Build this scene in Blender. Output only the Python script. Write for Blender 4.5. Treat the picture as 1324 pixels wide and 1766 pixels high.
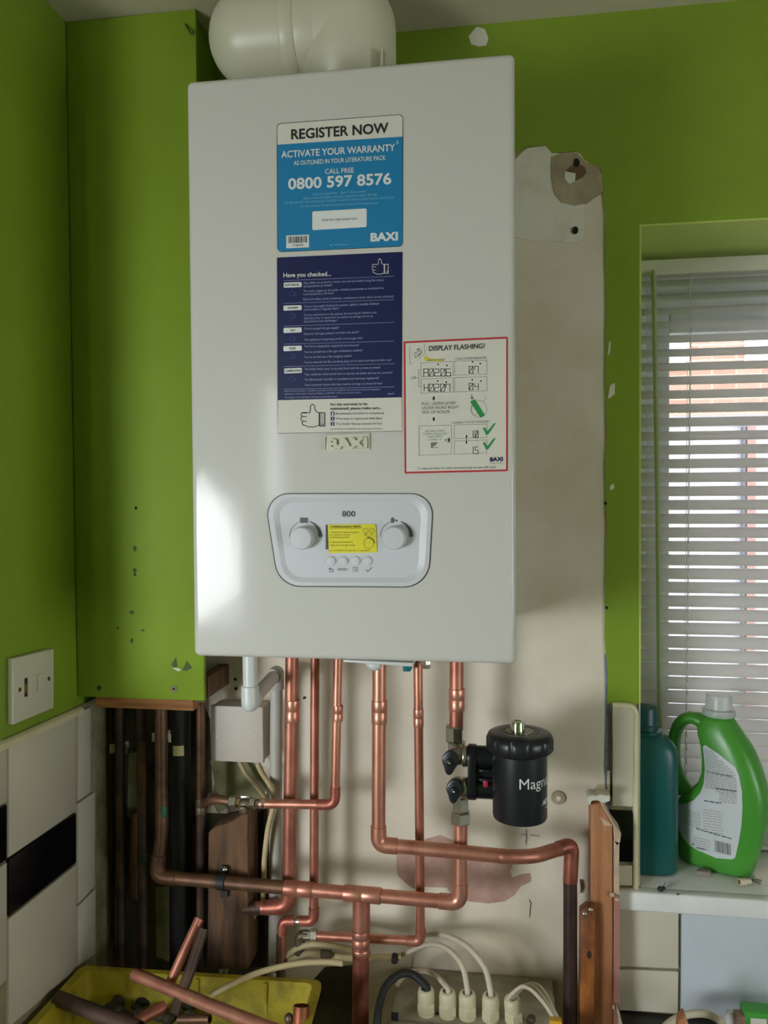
import bpy, bmesh, math, random
import numpy as np
from mathutils import Vector, Matrix
random.seed(7)
for o in list(bpy.data.objects): bpy.data.objects.remove(o)
SC = bpy.context.scene
COL = SC.collection
PI = math.pi
ZB = 1.55                                   # height of the boiler's underside above the floor
# ------------------------------------------------------------------ camera
CAMP = np.array([0.42009, -1.39285, 0.22158 + ZB]); FPX = 1400.0
YAW, PITCH, ROLL = [math.radians(a) for a in (8.7825, 1.5390, -0.3882)]
_f = np.array([-math.sin(YAW)*math.cos(PITCH), math.cos(YAW)*math.cos(PITCH), -math.sin(PITCH)])
_r = np.array([math.cos(YAW), math.sin(YAW), 0.0]); _u = np.cross(_r, _f)
_r, _u = _r*math.cos(ROLL)+_u*math.sin(ROLL), -_r*math.sin(ROLL)+_u*math.cos(ROLL)
cd = bpy.data.cameras.new('camera'); cam = bpy.data.objects.new('camera', cd); COL.objects.link(cam)
cd.sensor_fit = 'VERTICAL'; cd.sensor_height = 24.0; cd.lens = FPX/1766*24.0
cd.clip_start = 0.02; cd.clip_end = 100
M = Matrix(((_r[0], _u[0], -_f[0], CAMP[0]), (_r[1], _u[1], -_f[1], CAMP[1]), (_r[2], _u[2], -_f[2], CAMP[2]), (0, 0, 0, 1)))
cam.matrix_world = M
SC.camera = cam
# ------------------------------------------------------------------ sky, lights, exposure
SC.view_settings.view_transform = 'Standard'; SC.view_settings.look = 'None'
SC.view_settings.gamma = 1.0; SC.view_settings.use_curve_mapping = False
SC.view_settings.exposure = -0.55
W = bpy.data.worlds.new('overcast_sky'); SC.world = W; W.use_nodes = True
bg = W.node_tree.nodes['Background']; bg.inputs['Color'].default_value = (0.93, 0.96, 1.0, 1); bg.inputs['Strength'].default_value = 12.0
def area(name, loc, target, sx, sy, power, color, spread=180):
    l = bpy.data.lights.new(name, 'AREA'); l.shape = 'RECTANGLE'; l.size = sx; l.size_y = sy; l.energy = power; l.color = color
    o = bpy.data.objects.new(name, l); COL.objects.link(o); o.location = loc
    d = Vector(target)-Vector(loc); o.rotation_euler = d.to_track_quat('-Z', 'Z').to_euler(); l.spread = math.radians(spread); return o
# daylight entering by the half-glazed door and its side pane behind the camera on the left (the sky also shines in through them, and through fill_window on the right, an unseen opening added for fill)
area('glazed_door_daylight', (-1.16, -2.19, 1.30), (0.1, 0, 0.90), 0.64, 0.66, 16.0, (0.88, 0.94, 1.0), 104)
area('door_side_pane_daylight', (-0.60, -2.19, 1.86), (-0.60, 0, 1.86), 0.11, 0.52, 0.7, (0.95, 0.975, 1.0))

# ------------------------------------------------------------------ picture pixels -> points in the room
def ray(u, v): return _r*(u-662)/FPX - _u*(v-883)/FPX + _f
def P(u, v, y=0.0):
    d = ray(u, v); return CAMP + d*(y-CAMP[1])/d[1]
def PX(u, v, x):
    d = ray(u, v); return CAMP + d*(x-CAMP[0])/d[0]
def PZ(u, v, z):
    d = ray(u, v); return CAMP + d*(z-CAMP[2])/d[2]

# ------------------------------------------------------------------ materials
MATS = {}
def mat(name, col, rough=0.5, metal=0.0, var=0.0, vscale=8.0, col2=None, bump=0.0, bscale=60.0, stretch=None, coat=0.0, spec=None, alpha=None, trans=0.0, lo=0.35, hi=0.65, sss=0.0, detail=6.0):
    if name in MATS: return MATS[name]
    m = bpy.data.materials.new(name); m.use_nodes = True; nt = m.node_tree; N, L = nt.nodes, nt.links
    b = N['Principled BSDF']
    b.inputs['Roughness'].default_value = rough; b.inputs['Metallic'].default_value = metal
    if spec is not None: b.inputs['Specular IOR Level'].default_value = spec
    if coat: b.inputs['Coat Weight'].default_value = coat; b.inputs['Coat Roughness'].default_value = 0.12
    if trans: b.inputs['Transmission Weight'].default_value = trans
    if sss: b.inputs['Subsurface Weight'].default_value = sss; b.inputs['Subsurface Radius'].default_value = (0.02, 0.02, 0.02)
    c = (*col, 1)
    b.inputs['Base Color'].default_value = c
    tc = N.new('ShaderNodeTexCoord'); mp = N.new('ShaderNodeMapping'); L.new(tc.outputs['Object'], mp.inputs['Vector'])
    if stretch: mp.inputs['Scale'].default_value = stretch
    if var or col2:
        n = N.new('ShaderNodeTexNoise'); n.inputs['Scale'].default_value = vscale; n.inputs['Detail'].default_value = detail; n.inputs['Roughness'].default_value = 0.6
        L.new(mp.outputs[0], n.inputs['Vector'])
        r = N.new('ShaderNodeValToRGB'); r.color_ramp.elements[0].position = lo; r.color_ramp.elements[1].position = hi
        c2 = col2 if col2 else tuple(x*(1-var) for x in col)
        r.color_ramp.elements[0].color = (*c2, 1); r.color_ramp.elements[1].color = c
        L.new(n.outputs['Fac'], r.inputs['Fac']); L.new(r.outputs['Color'], b.inputs['Base Color'])
    if bump:
        n2 = N.new('ShaderNodeTexNoise'); n2.inputs['Scale'].default_value = bscale; n2.inputs['Detail'].default_value = 4
        L.new(mp.outputs[0], n2.inputs['Vector'])
        bp = N.new('ShaderNodeBump'); bp.inputs['Strength'].default_value = bump; bp.inputs['Distance'].default_value = 0.002
        L.new(n2.outputs['Fac'], bp.inputs['Height']); L.new(bp.outputs[0], b.inputs['Normal'])
    MATS[name] = m; return m
def srgb(r, g, b):
    f = lambda c: (c/255/12.92 if c/255 <= 0.04045 else ((c/255+0.055)/1.055)**2.4)
    return (f(r), f(g), f(b))

green = mat('green_wall_paint', srgb(130, 157, 44), 0.42, var=0.10, vscale=5, bump=0.18, bscale=55)
greenbox = mat('green_board_paint', srgb(130, 157, 44), 0.6, spec=0.2, var=0.08, vscale=6, bump=0.06, bscale=40)
greenlit = mat('window_lit_green_paint', srgb(190, 205, 108), 0.45, var=0.08, vscale=6, bump=0.1, bscale=50)  # wall green made paler, window light on the reveal painted in
ceilm = mat('ceiling_emulsion', srgb(198, 190, 160), 0.8, var=0.12, vscale=6, bump=0.2, bscale=40)
plaster = mat('old_plaster', srgb(224, 214, 196), 0.75, col2=srgb(206, 193, 168), vscale=4.5, bump=0.3, bscale=45, lo=0.30, hi=0.62, detail=9)
pinkpl = mat('pink_plaster', srgb(190, 156, 142), 0.85, col2=srgb(168, 130, 116), vscale=22, bump=0.3, bscale=70)
filler = mat('white_filler', srgb(224, 220, 206), 0.7, col2=srgb(200, 192, 172), vscale=16, bump=0.2, bscale=70, lo=0.28, hi=0.5)
greyfill = mat('grey_filler', srgb(176, 164, 138), 0.8, col2=srgb(146, 134, 108), vscale=20, bump=0.2)
bluepl = mat('blue_grey_old_paint', srgb(136, 142, 162), 0.7, col2=srgb(96, 100, 130), vscale=40)
grime_shade = mat('grimy_shaded_wall', srgb(84, 76, 52), 0.9, col2=srgb(30, 25, 17), vscale=9, bump=0.4)  # dirty wall colour, darkened further for the shade under the boxing
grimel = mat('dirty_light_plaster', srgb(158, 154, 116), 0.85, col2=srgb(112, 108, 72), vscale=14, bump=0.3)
holem = mat('dark_hole', (0.008, 0.006, 0.005), 0.9)
brickhole = mat('brown_hole', srgb(120, 92, 66), 0.9, var=0.3, vscale=60)
white_tile = mat('white_glazed_tile', srgb(206, 199, 180), 0.18, var=0.05, vscale=9, bump=0.02, bscale=14)
blue_tile = mat('white_cool_tile', srgb(200, 206, 212), 0.14, var=0.05, vscale=9, bump=0.02, bscale=14)
black_tile = mat('black_glazed_tile', (0.004, 0.004, 0.006), 0.22, spec=0.3)
grout = mat('grout', srgb(150, 144, 112), 0.9, var=0.3, vscale=30)
cream = mat('cream_plastic_trim', srgb(214, 206, 168), 0.4, var=0.1, vscale=30)
sillm = mat('white_sill', srgb(232, 232, 228), 0.3, var=0.12, vscale=10)
upvc = mat('white_upvc', srgb(228, 230, 232), 0.35)
slatm = mat('white_blind_slat', srgb(226, 224, 220), 0.4)
_nt = slatm.node_tree; _tr = _nt.nodes.new('ShaderNodeBsdfTranslucent'); _tr.inputs[0].default_value = (0.86, 0.86, 0.86, 1); _mx = _nt.nodes.new('ShaderNodeMixShader'); _mx.inputs[0].default_value = 0.58
_nt.links.new(_nt.nodes['Principled BSDF'].outputs[0], _mx.inputs[1]); _nt.links.new(_tr.outputs[0], _mx.inputs[2]); _nt.links.new(_mx.outputs[0], _nt.nodes['Material Output'].inputs[0])
slatm2 = mat('white_blind_rail', srgb(214, 210, 196), 0.4)
wandm = mat('dull_plastic_wand', srgb(150, 164, 118), 0.3, spec=0.6)
cordm = mat('blind_cord', srgb(206, 204, 196), 0.7)
enamel = mat('white_enamel', srgb(204, 201, 193), 0.10, bump=0.035, bscale=140, spec=0.26)
panelw = mat('white_panel_plastic', srgb(202, 203, 207), 0.38)
panelg = mat('white_recess_plastic', srgb(202, 204, 210), 0.42)
badgem = mat('ivory_badge', srgb(206, 206, 186), 0.3)
paperw = mat('white_sticker', srgb(214, 210, 198), 0.5)
cyan = mat('blue_sticker_print', srgb(20, 122, 172), 0.45)
navy = mat('navy_sticker_print', srgb(12, 22, 76), 0.42)
redp = mat('red_sticker_print', srgb(186, 32, 44), 0.5)
inkk = mat('black_print', (0.012, 0.012, 0.014), 0.6)
inkg = mat('grey_print', srgb(86, 88, 92), 0.6)
inkl = mat('pale_grey_print', srgb(150, 148, 140), 0.6)
inkw = mat('white_print', srgb(220, 222, 220), 0.5)
inkb = mat('pale_blue_print', srgb(120, 180, 205), 0.5)
inkn = mat('faint_navy_print', srgb(150, 162, 206), 0.5)
inkd = mat('dim_navy_print', srgb(60, 80, 160), 0.5)
inkgr = mat('green_print', srgb(40, 140, 72), 0.5)
inkgd = mat('dull_green_print', srgb(106, 136, 110), 0.5)
yel = mat('yellow_sticker', srgb(226, 214, 30), 0.45)
inky = mat('olive_print_on_yellow', srgb(110, 104, 16), 0.6)
lcd = mat('dark_display', srgb(70, 74, 66), 0.3)
copper = mat('bright_copper', srgb(216, 154, 130), 0.38, 0.72, col2=srgb(190, 122, 102), vscale=26, stretch=(1, 1, 0.35))
copper2 = mat('handled_copper', srgb(200, 136, 114), 0.44, 0.68, col2=srgb(160, 98, 82), vscale=18)
fluxed = mat('heated_copper', srgb(184, 112, 94), 0.45, 0.65, col2=srgb(130, 70, 58), vscale=30)
oldcop = mat('tarnished_copper', srgb(122, 88, 64), 0.5, 0.55, col2=srgb(66, 48, 36), vscale=16)
darkcop = mat('blackened_copper', srgb(92, 70, 58), 0.5, 0.35, col2=srgb(52, 40, 34), vscale=14)
paintedcop = mat('brown_painted_pipe', srgb(72, 48, 42), 0.45, 0.1, col2=srgb(48, 30, 28), vscale=16)
nickel = mat('nickel_plate', srgb(190, 184, 170), 0.26, 0.9, var=0.2, vscale=30)
brass = mat('brass', srgb(178, 150, 92), 0.3, 0.9, var=0.3, vscale=40)
dullmetal = mat('dull_old_metal', srgb(120, 108, 88), 0.5, 0.6, col2=srgb(66, 58, 44), vscale=40)
chrome = mat('chrome', (0.8, 0.8, 0.8), 0.08, 1.0)
blackpl = mat('black_plastic', (0.012, 0.013, 0.016), 0.36, bump=0.05, bscale=300)
blackgl = mat('black_gloss_plastic', (0.008, 0.009, 0.012), 0.26)
blackrub = mat('black_rubber', (0.012, 0.012, 0.012), 0.6)
pvcw = mat('white_pvc', srgb(208, 210, 206), 0.32)
pvcg = mat('dusty_white_pvc', srgb(190, 186, 176), 0.45, var=0.12, vscale=12)
boxpl = mat('white_box_plastic', srgb(202, 192, 180), 0.5, var=0.06, vscale=12)
spurw = mat('white_spur_plastic', srgb(206, 200, 180), 0.45)
flue_m = mat('white_flue_plastic', srgb(206, 202, 178), 0.34)
woodp = mat('planed_pine', srgb(186, 130, 88), 0.6, col2=srgb(150, 94, 58), vscale=6, stretch=(9, 9, 0.7), bump=0.2, bscale=20)
woodo = mat('orange_stained_timber', srgb(176, 106, 48), 0.5, col2=srgb(92, 46, 24), vscale=14, stretch=(2, 2, 0.8), bump=0.2)
woodd = mat('dark_old_timber', srgb(112, 80, 52), 0.8, col2=srgb(64, 44, 28), vscale=10, stretch=(5, 5, 0.8), bump=0.3)
woodk = mat('blackened_timber', srgb(58, 38, 26), 0.85, col2=srgb(26, 17, 12), vscale=10, stretch=(4, 4, 0.8), bump=0.3)
woode = mat('raw_board_edge', srgb(168, 116, 62), 0.75, col2=srgb(134, 84, 44), vscale=20, stretch=(0.6, 6, 6))
cablec = mat('cream_cable_sheath', srgb(196, 178, 136), 0.5, var=0.12, vscale=30)
cablew = mat('white_cable_sheath', srgb(206, 194, 172), 0.5, var=0.1, vscale=30)
yelcrate = mat('yellow_crate_plastic', srgb(182, 166, 44), 0.55, col2=srgb(96, 86, 36), vscale=13, bump=0.15, lo=0.3, hi=0.5)
greybox = mat('grey_enclosure', srgb(176, 172, 152), 0.6, col2=srgb(136, 128, 106), vscale=14)
glandm = mat('ivory_gland_plastic', srgb(208, 200, 166), 0.4)
worktopm = mat('black_worktop', (0.012, 0.011, 0.010), 0.4, var=0.5, vscale=60)
teal = mat('teal_bottle_plastic', srgb(10, 82, 80), 0.38, sss=0.0)
tealc = mat('teal_cap_plastic', srgb(6, 74, 82), 0.4)
jugm = mat('green_jug_plastic', srgb(76, 152, 54), 0.33)
labelm = mat('silver_grey_label', srgb(206, 212, 214), 0.4)
capm = mat('clear_frosted_cap', srgb(236, 240, 240), 0.35, trans=0.55)
rubgrey = mat('grey_rubber', srgb(140, 132, 118), 0.7)
verd = mat('verdigris', srgb(40, 110, 92), 0.7)
label_y = mat('pale_yellow_label', srgb(206, 196, 140), 0.6)
clipw = mat('white_clip_plastic', srgb(198, 192, 168), 0.5)
rawedge = mat('chipped_plaster_edge', srgb(204, 176, 150), 0.85, var=0.25, vscale=50)
pinkedge = mat('pink_plaster_edge', srgb(172, 122, 108), 0.85, var=0.2, vscale=40)
brick_out = None

# ------------------------------------------------------------------ object helpers
WL = {}                                     # world position of each object that is a parent
def kid(o, parent):
    if parent is not None:
        o.parent = parent
def thing(name, loc, label, cat, group=None, kind=None):
    o = bpy.data.objects.new(name, None); COL.objects.link(o); o.location = loc; o.empty_display_size = 0.02
    WL[o.name] = np.array(loc, float)
    o['label'] = label; o['category'] = cat
    if group: o['group'] = group
    return o
def tag(o, label, cat, group=None):
    o['label'] = label; o['category'] = cat
    if group: o['group'] = group
    return o
class MB:
    """collects vertices and faces in room coordinates"""
    def __init__(s): s.v = []; s.f = []; s.sm = []
    def add(s, vs, fs, smooth=False):
        k = len(s.v); s.v += [tuple(map(float, p)) for p in vs]
        for f in fs: s.f.append(tuple(i+k for i in f)); s.sm.append(smooth)
        return s
    def box(s, a, b):
        x0, y0, z0 = [min(a[i], b[i]) for i in range(3)]; x1, y1, z1 = [max(a[i], b[i]) for i in range(3)]
        return s.add([(x0,y0,z0),(x1,y0,z0),(x1,y1,z0),(x0,y1,z0),(x0,y0,z1),(x1,y0,z1),(x1,y1,z1),(x0,y1,z1)],
              [(3,2,1,0),(4,5,6,7),(0,1,5,4),(1,2,6,5),(2,3,7,6),(3,0,4,7)])
    def prism(s, poly, dvec, smooth=False):
        """a polygon (3D points) pushed along dvec"""
        n = len(poly); d = np.array(dvec); a = [np.array(p) for p in poly]; b = [p+d for p in a]
        fs = [tuple(range(n)), tuple(range(2*n-1, n-1, -1))]
        fs += [((i+1) % n, i, i+n, (i+1) % n+n) for i in range(n)]
        k = len(s.v); s.v += [tuple(map(float, p)) for p in a+b]
        for j, f in enumerate(fs): s.f.append(tuple(i+k for i in f)); s.sm.append(smooth and j > 1)
        return s
    def tube(s, pts, r, seg=14, caps=True, rs=None):
        pts = [np.array(p, float) for p in pts]; n = len(pts)
        rr = rs if rs is not None else [r]*n
        T = []
        for i in range(n):
            t = pts[min(i+1, n-1)]-pts[max(i-1, 0)]; L = np.linalg.norm(t)
            T.append(t/L if L > 1e-9 else np.array([0, 0, 1.0]))
        up = np.array([0, 0, 1.0]) if abs(T[0][2]) < 0.9 else np.array([1.0, 0, 0])
        nrm = np.cross(T[0], up); nrm /= np.linalg.norm(nrm)
        vs = []
        for i in range(n):
            nrm = nrm-T[i]*(nrm@T[i]); nrm /= np.linalg.norm(nrm); bi = np.cross(T[i], nrm)
            for j in range(seg):
                a = 2*PI*j/seg; vs.append(pts[i]+rr[i]*(math.cos(a)*nrm+math.sin(a)*bi))
        fs = [(i*seg+j, i*seg+(j+1) % seg, (i+1)*seg+(j+1) % seg, (i+1)*seg+j) for i in range(n-1) for j in range(seg)]
        s.add(vs, fs, True)
        if caps:
            k = len(s.v)-len(vs)
            s.f.append(tuple(k+j for j in range(seg-1, -1, -1))); s.sm.append(False)
            s.f.append(tuple(k+(n-1)*seg+j for j in range(seg))); s.sm.append(False)
        return s
    def lathe(s, base, axis, prof, seg=28, capa=True, capb=True, lobes=None):
        """prof: list of (radius, distance along axis)"""
        ax = np.array(axis, float); ax /= np.linalg.norm(ax)
        up = np.array([0, 0, 1.0]) if abs(ax[2]) < 0.9 else np.array([1.0, 0, 0])
        e1 = np.cross(ax, up); e1 /= np.linalg.norm(e1); e2 = np.cross(ax, e1); b = np.array(base, float)
        vs = []
        for (r, h) in prof:
            for j in range(seg):
                a = 2*PI*j/seg; k = r*(lobes(a, h) if lobes else 1)
                vs.append(b+ax*h+k*(math.cos(a)*e1+math.sin(a)*e2))
        n = len(prof)
        fs = [(i*seg+j, i*seg+(j+1) % seg, (i+1)*seg+(j+1) % seg, (i+1)*seg+j) for i in range(n-1) for j in range(seg)]
        s.add(vs, fs, True); k = len(s.v)-len(vs)
        if capa: s.f.append(tuple(k+j for j in range(seg-1, -1, -1))); s.sm.append(False)
        if capb: s.f.append(tuple(k+(n-1)*seg+j for j in range(seg))); s.sm.append(False)
        return s
    def hexnut(s, a, b, r):
        a = np.array(a, float); b = np.array(b, float); L = np.linalg.norm(b-a)
        s.lathe(a, b-a, [(r*0.9, 0), (r, L*0.1), (r, L*0.9), (r*0.9, L)], seg=6)
        for i in range(len(s.sm)-20, len(s.sm)): s.sm[i] = False
        return s
    def ball(s, c, r, seg=16, ring=10, sq=(1, 1, 1)):
        vs = []; fs = []
        for i in range(ring+1):
            t = PI*i/ring
            for j in range(seg):
                a = 2*PI*j/seg; vs.append((c[0]+sq[0]*r*math.sin(t)*math.cos(a), c[1]+sq[1]*r*math.sin(t)*math.sin(a), c[2]+sq[2]*r*math.cos(t)))
        fs = [(i*seg+j, (i+1)*seg+j, (i+1)*seg+(j+1) % seg, i*seg+(j+1) % seg) for i in range(ring) for j in range(seg)]
        return s.add(vs, fs, True)
    def build(s, name, m, parent=None, bevel=0.0, seg=2, origin=None, solid=True):
        v = np.array(s.v); c = np.array(origin) if origin is not None else (v.min(0)+v.max(0))/2
        me = bpy.data.meshes.new(name); me.from_pydata([tuple(p) for p in (v-c)], [], s.f)
        me.polygons.foreach_set('use_smooth', s.sm); me.update()
        if solid:
            bm = bmesh.new(); bm.from_mesh(me); bmesh.ops.remove_doubles(bm, verts=bm.verts, dist=1e-6)
            bmesh.ops.recalc_face_normals(bm, faces=bm.faces)
            if bevel:
                es = [e for e in bm.edges if len(e.link_faces) == 2 and e.calc_face_angle(0) > 0.5]
                bmesh.ops.bevel(bm, geom=es, offset=bevel, segments=seg, profile=0.5, affect='EDGES', clamp_overlap=True)
                for f in bm.faces: f.smooth = True
            bm.to_mesh(me); bm.free()
            if bevel:
                me.set_sharp_from_angle(angle=math.radians(40))
            elif any(s.sm): me.set_sharp_from_angle(angle=math.radians(48))
        me.materials.append(m)
        o = bpy.data.objects.new(name, me); COL.objects.link(o)
        pw = WL[parent.name] if parent is not None else np.zeros(3)
        o.location = c-pw; kid(o, parent); WL[o.name] = c
        return o
def struct(o, label=None):
    o['kind'] = 'structure'
    if label: o['label'] = label
    return o
def arc_path(pts, rad, n=8):
    """a polyline whose corners are rounded with bend radius rad (one or a list)"""
    pts = [np.array(p, float) for p in pts]; out = [pts[0]]
    for i in range(1, len(pts)-1):
        r = rad[i-1] if isinstance(rad, (list, tuple)) else rad
        a = pts[i-1]-pts[i]; b = pts[i+1]-pts[i]; la, lb = np.linalg.norm(a), np.linalg.norm(b); a /= la; b /= lb
        th = math.acos(max(-1, min(1, a@b)))
        if th > PI-0.02: out.append(pts[i]); continue
        d = min(r/math.tan(th/2), la*0.49, lb*0.49)
        for k in range(n+1):
            t = k/n; out.append((1-t)**2*(pts[i]+a*d)+2*t*(1-t)*(pts[i]+a*d*0.12*0+0*b)+t*t*(pts[i]+b*d))
    out.append(pts[-1]); return out
def smooth_path(pts, n=8):
    pts = [np.array(p, float) for p in pts]; q = [2*pts[0]-pts[1]]+pts+[2*pts[-1]-pts[-2]]; out = []
    for i in range(1, len(q)-2):
        for k in range(n):
            t = k/n; a, b, c, d = q[i-1], q[i], q[i+1], q[i+2]
            out.append(0.5*((2*b)+(-a+c)*t+(2*a-5*b+4*c-d)*t*t+(-a+3*b-3*c+d)*t**3))
    out.append(pts[-1]); return out
def rpoly(pts, radii, n=7):
    """rounded 2D polygon"""
    out = []; m = len(pts)
    for i in range(m):
        p = np.array(pts[i], float); a = np.array(pts[i-1], float)-p; b = np.array(pts[(i+1) % m], float)-p
        la, lb = np.linalg.norm(a), np.linalg.norm(b); a /= la; b /= lb; r = radii[i] if isinstance(radii, (list, tuple)) else radii
        th = math.acos(max(-1, min(1, a@b))); d = min(r/math.tan(th/2), la*0.49, lb*0.49); rr = d*math.tan(th/2)
        bis = (a+b)/np.linalg.norm(a+b); c = p+bis*rr/math.sin(th/2)
        s0 = p+a*d-c; s1 = p+b*d-c
        a0 = math.atan2(s0[1], s0[0]); a1 = math.atan2(s1[1], s1[0]); da = (a1-a0+PI) % (2*PI)-PI
        for k in range(n+1): out.append((c[0]+rr*math.cos(a0+da*k/n), c[1]+rr*math.sin(a0+da*k/n)))
    return out

# flat print on a plane y = const, laid out in the plane's own millimetres via picture points
_font = {}
def glyphs(s, bold=0.0):
    key = (s, bold)
    if key not in _font:
        cu = bpy.data.curves.new('t', 'FONT'); cu.body = s; cu.size = 1.0; cu.resolution_u = 3; cu.fill_mode = 'FRONT'
        o = bpy.data.objects.new('t', cu); me = bpy.data.meshes.new_from_object(o)
        v = np.array([tuple(q.co) for q in me.vertices]); f = [tuple(p.vertices) for p in me.polygons]
        bpy.data.objects.remove(o); bpy.data.curves.remove(cu); bpy.data.meshes.remove(me)
        if bold > 0.006 and len(v):                          # a heavier weight: the same letter struck again a hair to each side
            n = len(v); vs, fs = [v], list(f)
            for i, (dx, dy) in enumerate(((1, 0), (-1, 0), (0, 1), (0, -1), (.7, .7), (-.7, .7), (.7, -.7), (-.7, -.7))):
                vs.append(v+np.array([dx*bold, dy*bold, (i+1)])); fs += [tuple(k+n*(i+1) for k in p) for p in f]
            v, f = np.concatenate(vs), fs
        _font[key] = (v, f)
    return _font[key]
CAPH = None
def text(mb, s, u0, v0, u1, v1, hpx, y, bold=0.0, ascender=False):
    """text whose baseline runs from picture point (u0,v0) to (u1,v1) on the plane y, cap height hpx"""
    v, f = glyphs(s, bold)
    if len(v) == 0: return
    a, b = P(u0, v0, y), P(u1, v1, y); c = P(u0, v0-hpx, y)
    x0, x1 = v[:, 0].min(), v[:, 0].max(); H = glyphs('H', bold)[0]; h0, h1 = H[:, 1].min(), H[:, 1].max()
    ex = (b-a)/(x1-x0); ez = (c-a)/(h1-h0); ez = np.array([0, 0, ez[2]])
    mb.add([a+ex*(p[0]-x0)+ez*(p[1]-0)-np.array([0, 2.5e-5*p[2], 0]) for p in v], f)
def flat(mb, pix, y): mb.add([P(u, v, y) for u, v in pix], [tuple(range(len(pix)))])
def line(mb, pix, w, y, closed=False):
    """a printed line of width w pixels"""
    q = [np.array(p, float) for p in pix]; n = len(q)
    for i in range(n if closed else n-1):
        a, b = q[i], q[(i+1) % n]; d = b-a; L = np.hypot(*d)
        if L < 1e-6: continue
        d /= L; nn = np.array([-d[1], d[0]])*w/2; e = d*w*0.3
        flat(mb, [a+nn-e, b+nn+e, b-nn+e, a-nn-e], y)
def ring(cu, cv, r, a0=0, a1=360, n=20): return [(cu+r*math.cos(math.radians(a0+(a1-a0)*k/n)), cv-r*math.sin(math.radians(a0+(a1-a0)*k/n))) for k in range(n+1)]
def rrect(u0, v0, u1, v1, r): return rpoly([(u0, v0), (u1, v0), (u1, v1), (u0, v1)], r, 4)

# ================================================================== THE ROOM
XL = -0.303; CEIL = ZB+1.0; RX0, RX1 = 0.632, 1.75
ZR = P(1105, 388, 0)[2]; ZS = P(1110, 1540, -0.022)[2]
def slab(name, a, b, m, parent=None): return struct(MB().box(a, b).build(name, m, parent)) if parent is None else MB().box(a, b).build(name, m, parent)
slab('floor', (-2.4, -2.4, -0.05), (2.6, 0.3, 0), mat('pale_floor', srgb(176, 160, 136), 0.5, var=0.2, vscale=4))
slab('ceiling', (-2.4, -2.4, CEIL), (2.6, 0.3, CEIL+0.05), ceilm)
wm = mat('cream_far_wall', srgb(200, 196, 176), 0.8)
wrt = MB(); wrt.box((2.3, -2.3, 0), (2.4, -2.05, CEIL)).box((2.3, -0.95, 0), (2.4, 0.3, CEIL)).box((2.3, -2.05, 0), (2.4, -0.95, 0.98)).box((2.3, -2.05, 1.80), (2.4, -0.95, CEIL))  # opening in the unseen right wall added to let in fill light
struct(wrt.build('wall_right', green))
fr2 = MB()
for a, b in (((-2.05, .98), (-2.01, 1.80)), ((-.99, .98), (-.95, 1.80)), ((-2.01, 1.76), (-.99, 1.80)), ((-2.01, .98), (-.99, 1.02))): fr2.box((2.32, a[0], a[1]), (2.37, b[0], b[1]))
struct(fr2.build('fill_window', upvc))  # frame of the added fill-light opening
wr = MB()
wr.box((-2.3, -2.3, 0), (-1.6, -2.2, CEIL)).box((-0.54, -2.3, 0), (2.3, -2.2, CEIL)).box((-1.6, -2.3, 2.15), (-0.54, -2.2, CEIL)).box((-0.80, -2.3, 0), (-0.66, -2.2, 2.15)).box((-0.66, -2.3, 0), (-0.54, -2.2, 1.55)).box((-1.6, -2.3, 1.66), (-0.80, -2.2, 2.15))
struct(wr.build('wall_rear', green))
fr = MB(); fr.box((-1.6, -2.27, 0), (-0.80, -2.23, 0.95))
for a, b in (((-1.6, 0.95), (-1.56, 1.66)), ((-0.84, 0.95), (-0.80, 1.66)), ((-1.56, 1.62), (-0.84, 1.66))): fr.box((a[0], -2.27, a[1]), (b[0], -2.23, b[1]))
dr = struct(fr.build('door_1', upvc))
# left wall: a pier beside the boiler, the room widens nearer the camera
wl = MB(); wl.box((-0.9, -0.345, 0), (XL, 0.0, CEIL)); wl.box((-2.3, -2.2, 0), (-2.2, -0.245, CEIL)); wl.box((-2.2, -0.345, 0), (-0.9, -0.245, CEIL))
WLEFT = struct(wl.build('wall_left', green))
# back wall with the window opening
wb = MB()
wb.box((-2.3, 0, 0), (RX0, 0.29, CEIL)).box((RX1, 0, 0), (2.3, 0.29, CEIL)).box((RX0, 0, ZR), (RX1, 0.29, CEIL)).box((RX0, 0, 0), (RX1, 0.29, ZS-0.032))
WBACK = struct(wb.build('wall_back', plaster))

# green paint skin, broken off where the old unit hung
edge = [(600, 262), (880, 270), (891, 263), (905, 253), (922, 253), (941, 251), (950, 262), (957, 264), (975, 262), (994, 260), (1002, 272), (1012, 280), (1026, 286), (1036, 293),
        (1039, 318), (1041, 352), (1044, 368), (1043, 420), (1045, 520), (1044, 640), (1046, 762), (1043, 800), (1046, 905), (1044, 1010), (1042, 1100), (1046, 1140), (1048, 1175), (1046, 1214), (1100, 1214)]
poly = [(-0.10, -0.003, CEIL)] + [tuple(P(u, v, -0.003)) for u, v in edge]
poly[1] = (-0.10, -0.003, poly[2][2])
poly[-1] = (RX0, -0.003, poly[-1][2])
poly += [(RX0, -0.003, ZR), (RX1, -0.003, ZR), (RX1, -0.003, CEIL)]
MB().prism(poly, (0, 0.003, 0)).build('paint_layer', green, WBACK)
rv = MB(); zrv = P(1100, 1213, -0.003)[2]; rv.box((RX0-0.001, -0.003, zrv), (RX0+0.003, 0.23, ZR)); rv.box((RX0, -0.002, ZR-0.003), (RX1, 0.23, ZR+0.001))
rv.build('window_reveal_paint', greenlit, WBACK)
MB().box((RX0-0.006, 0.0, ZS), (RX0+0.003, 0.21, zrv-0.001)).build('tile', white_tile, WBACK, bevel=0.001)
def wpatch(name, pix, m, y=-0.0015, t=None, parent=WBACK):
    return MB().prism([P(u, v, y) for u, v in pix], (0, -y if t is None else t, 0)).build(name, m, parent)
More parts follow.
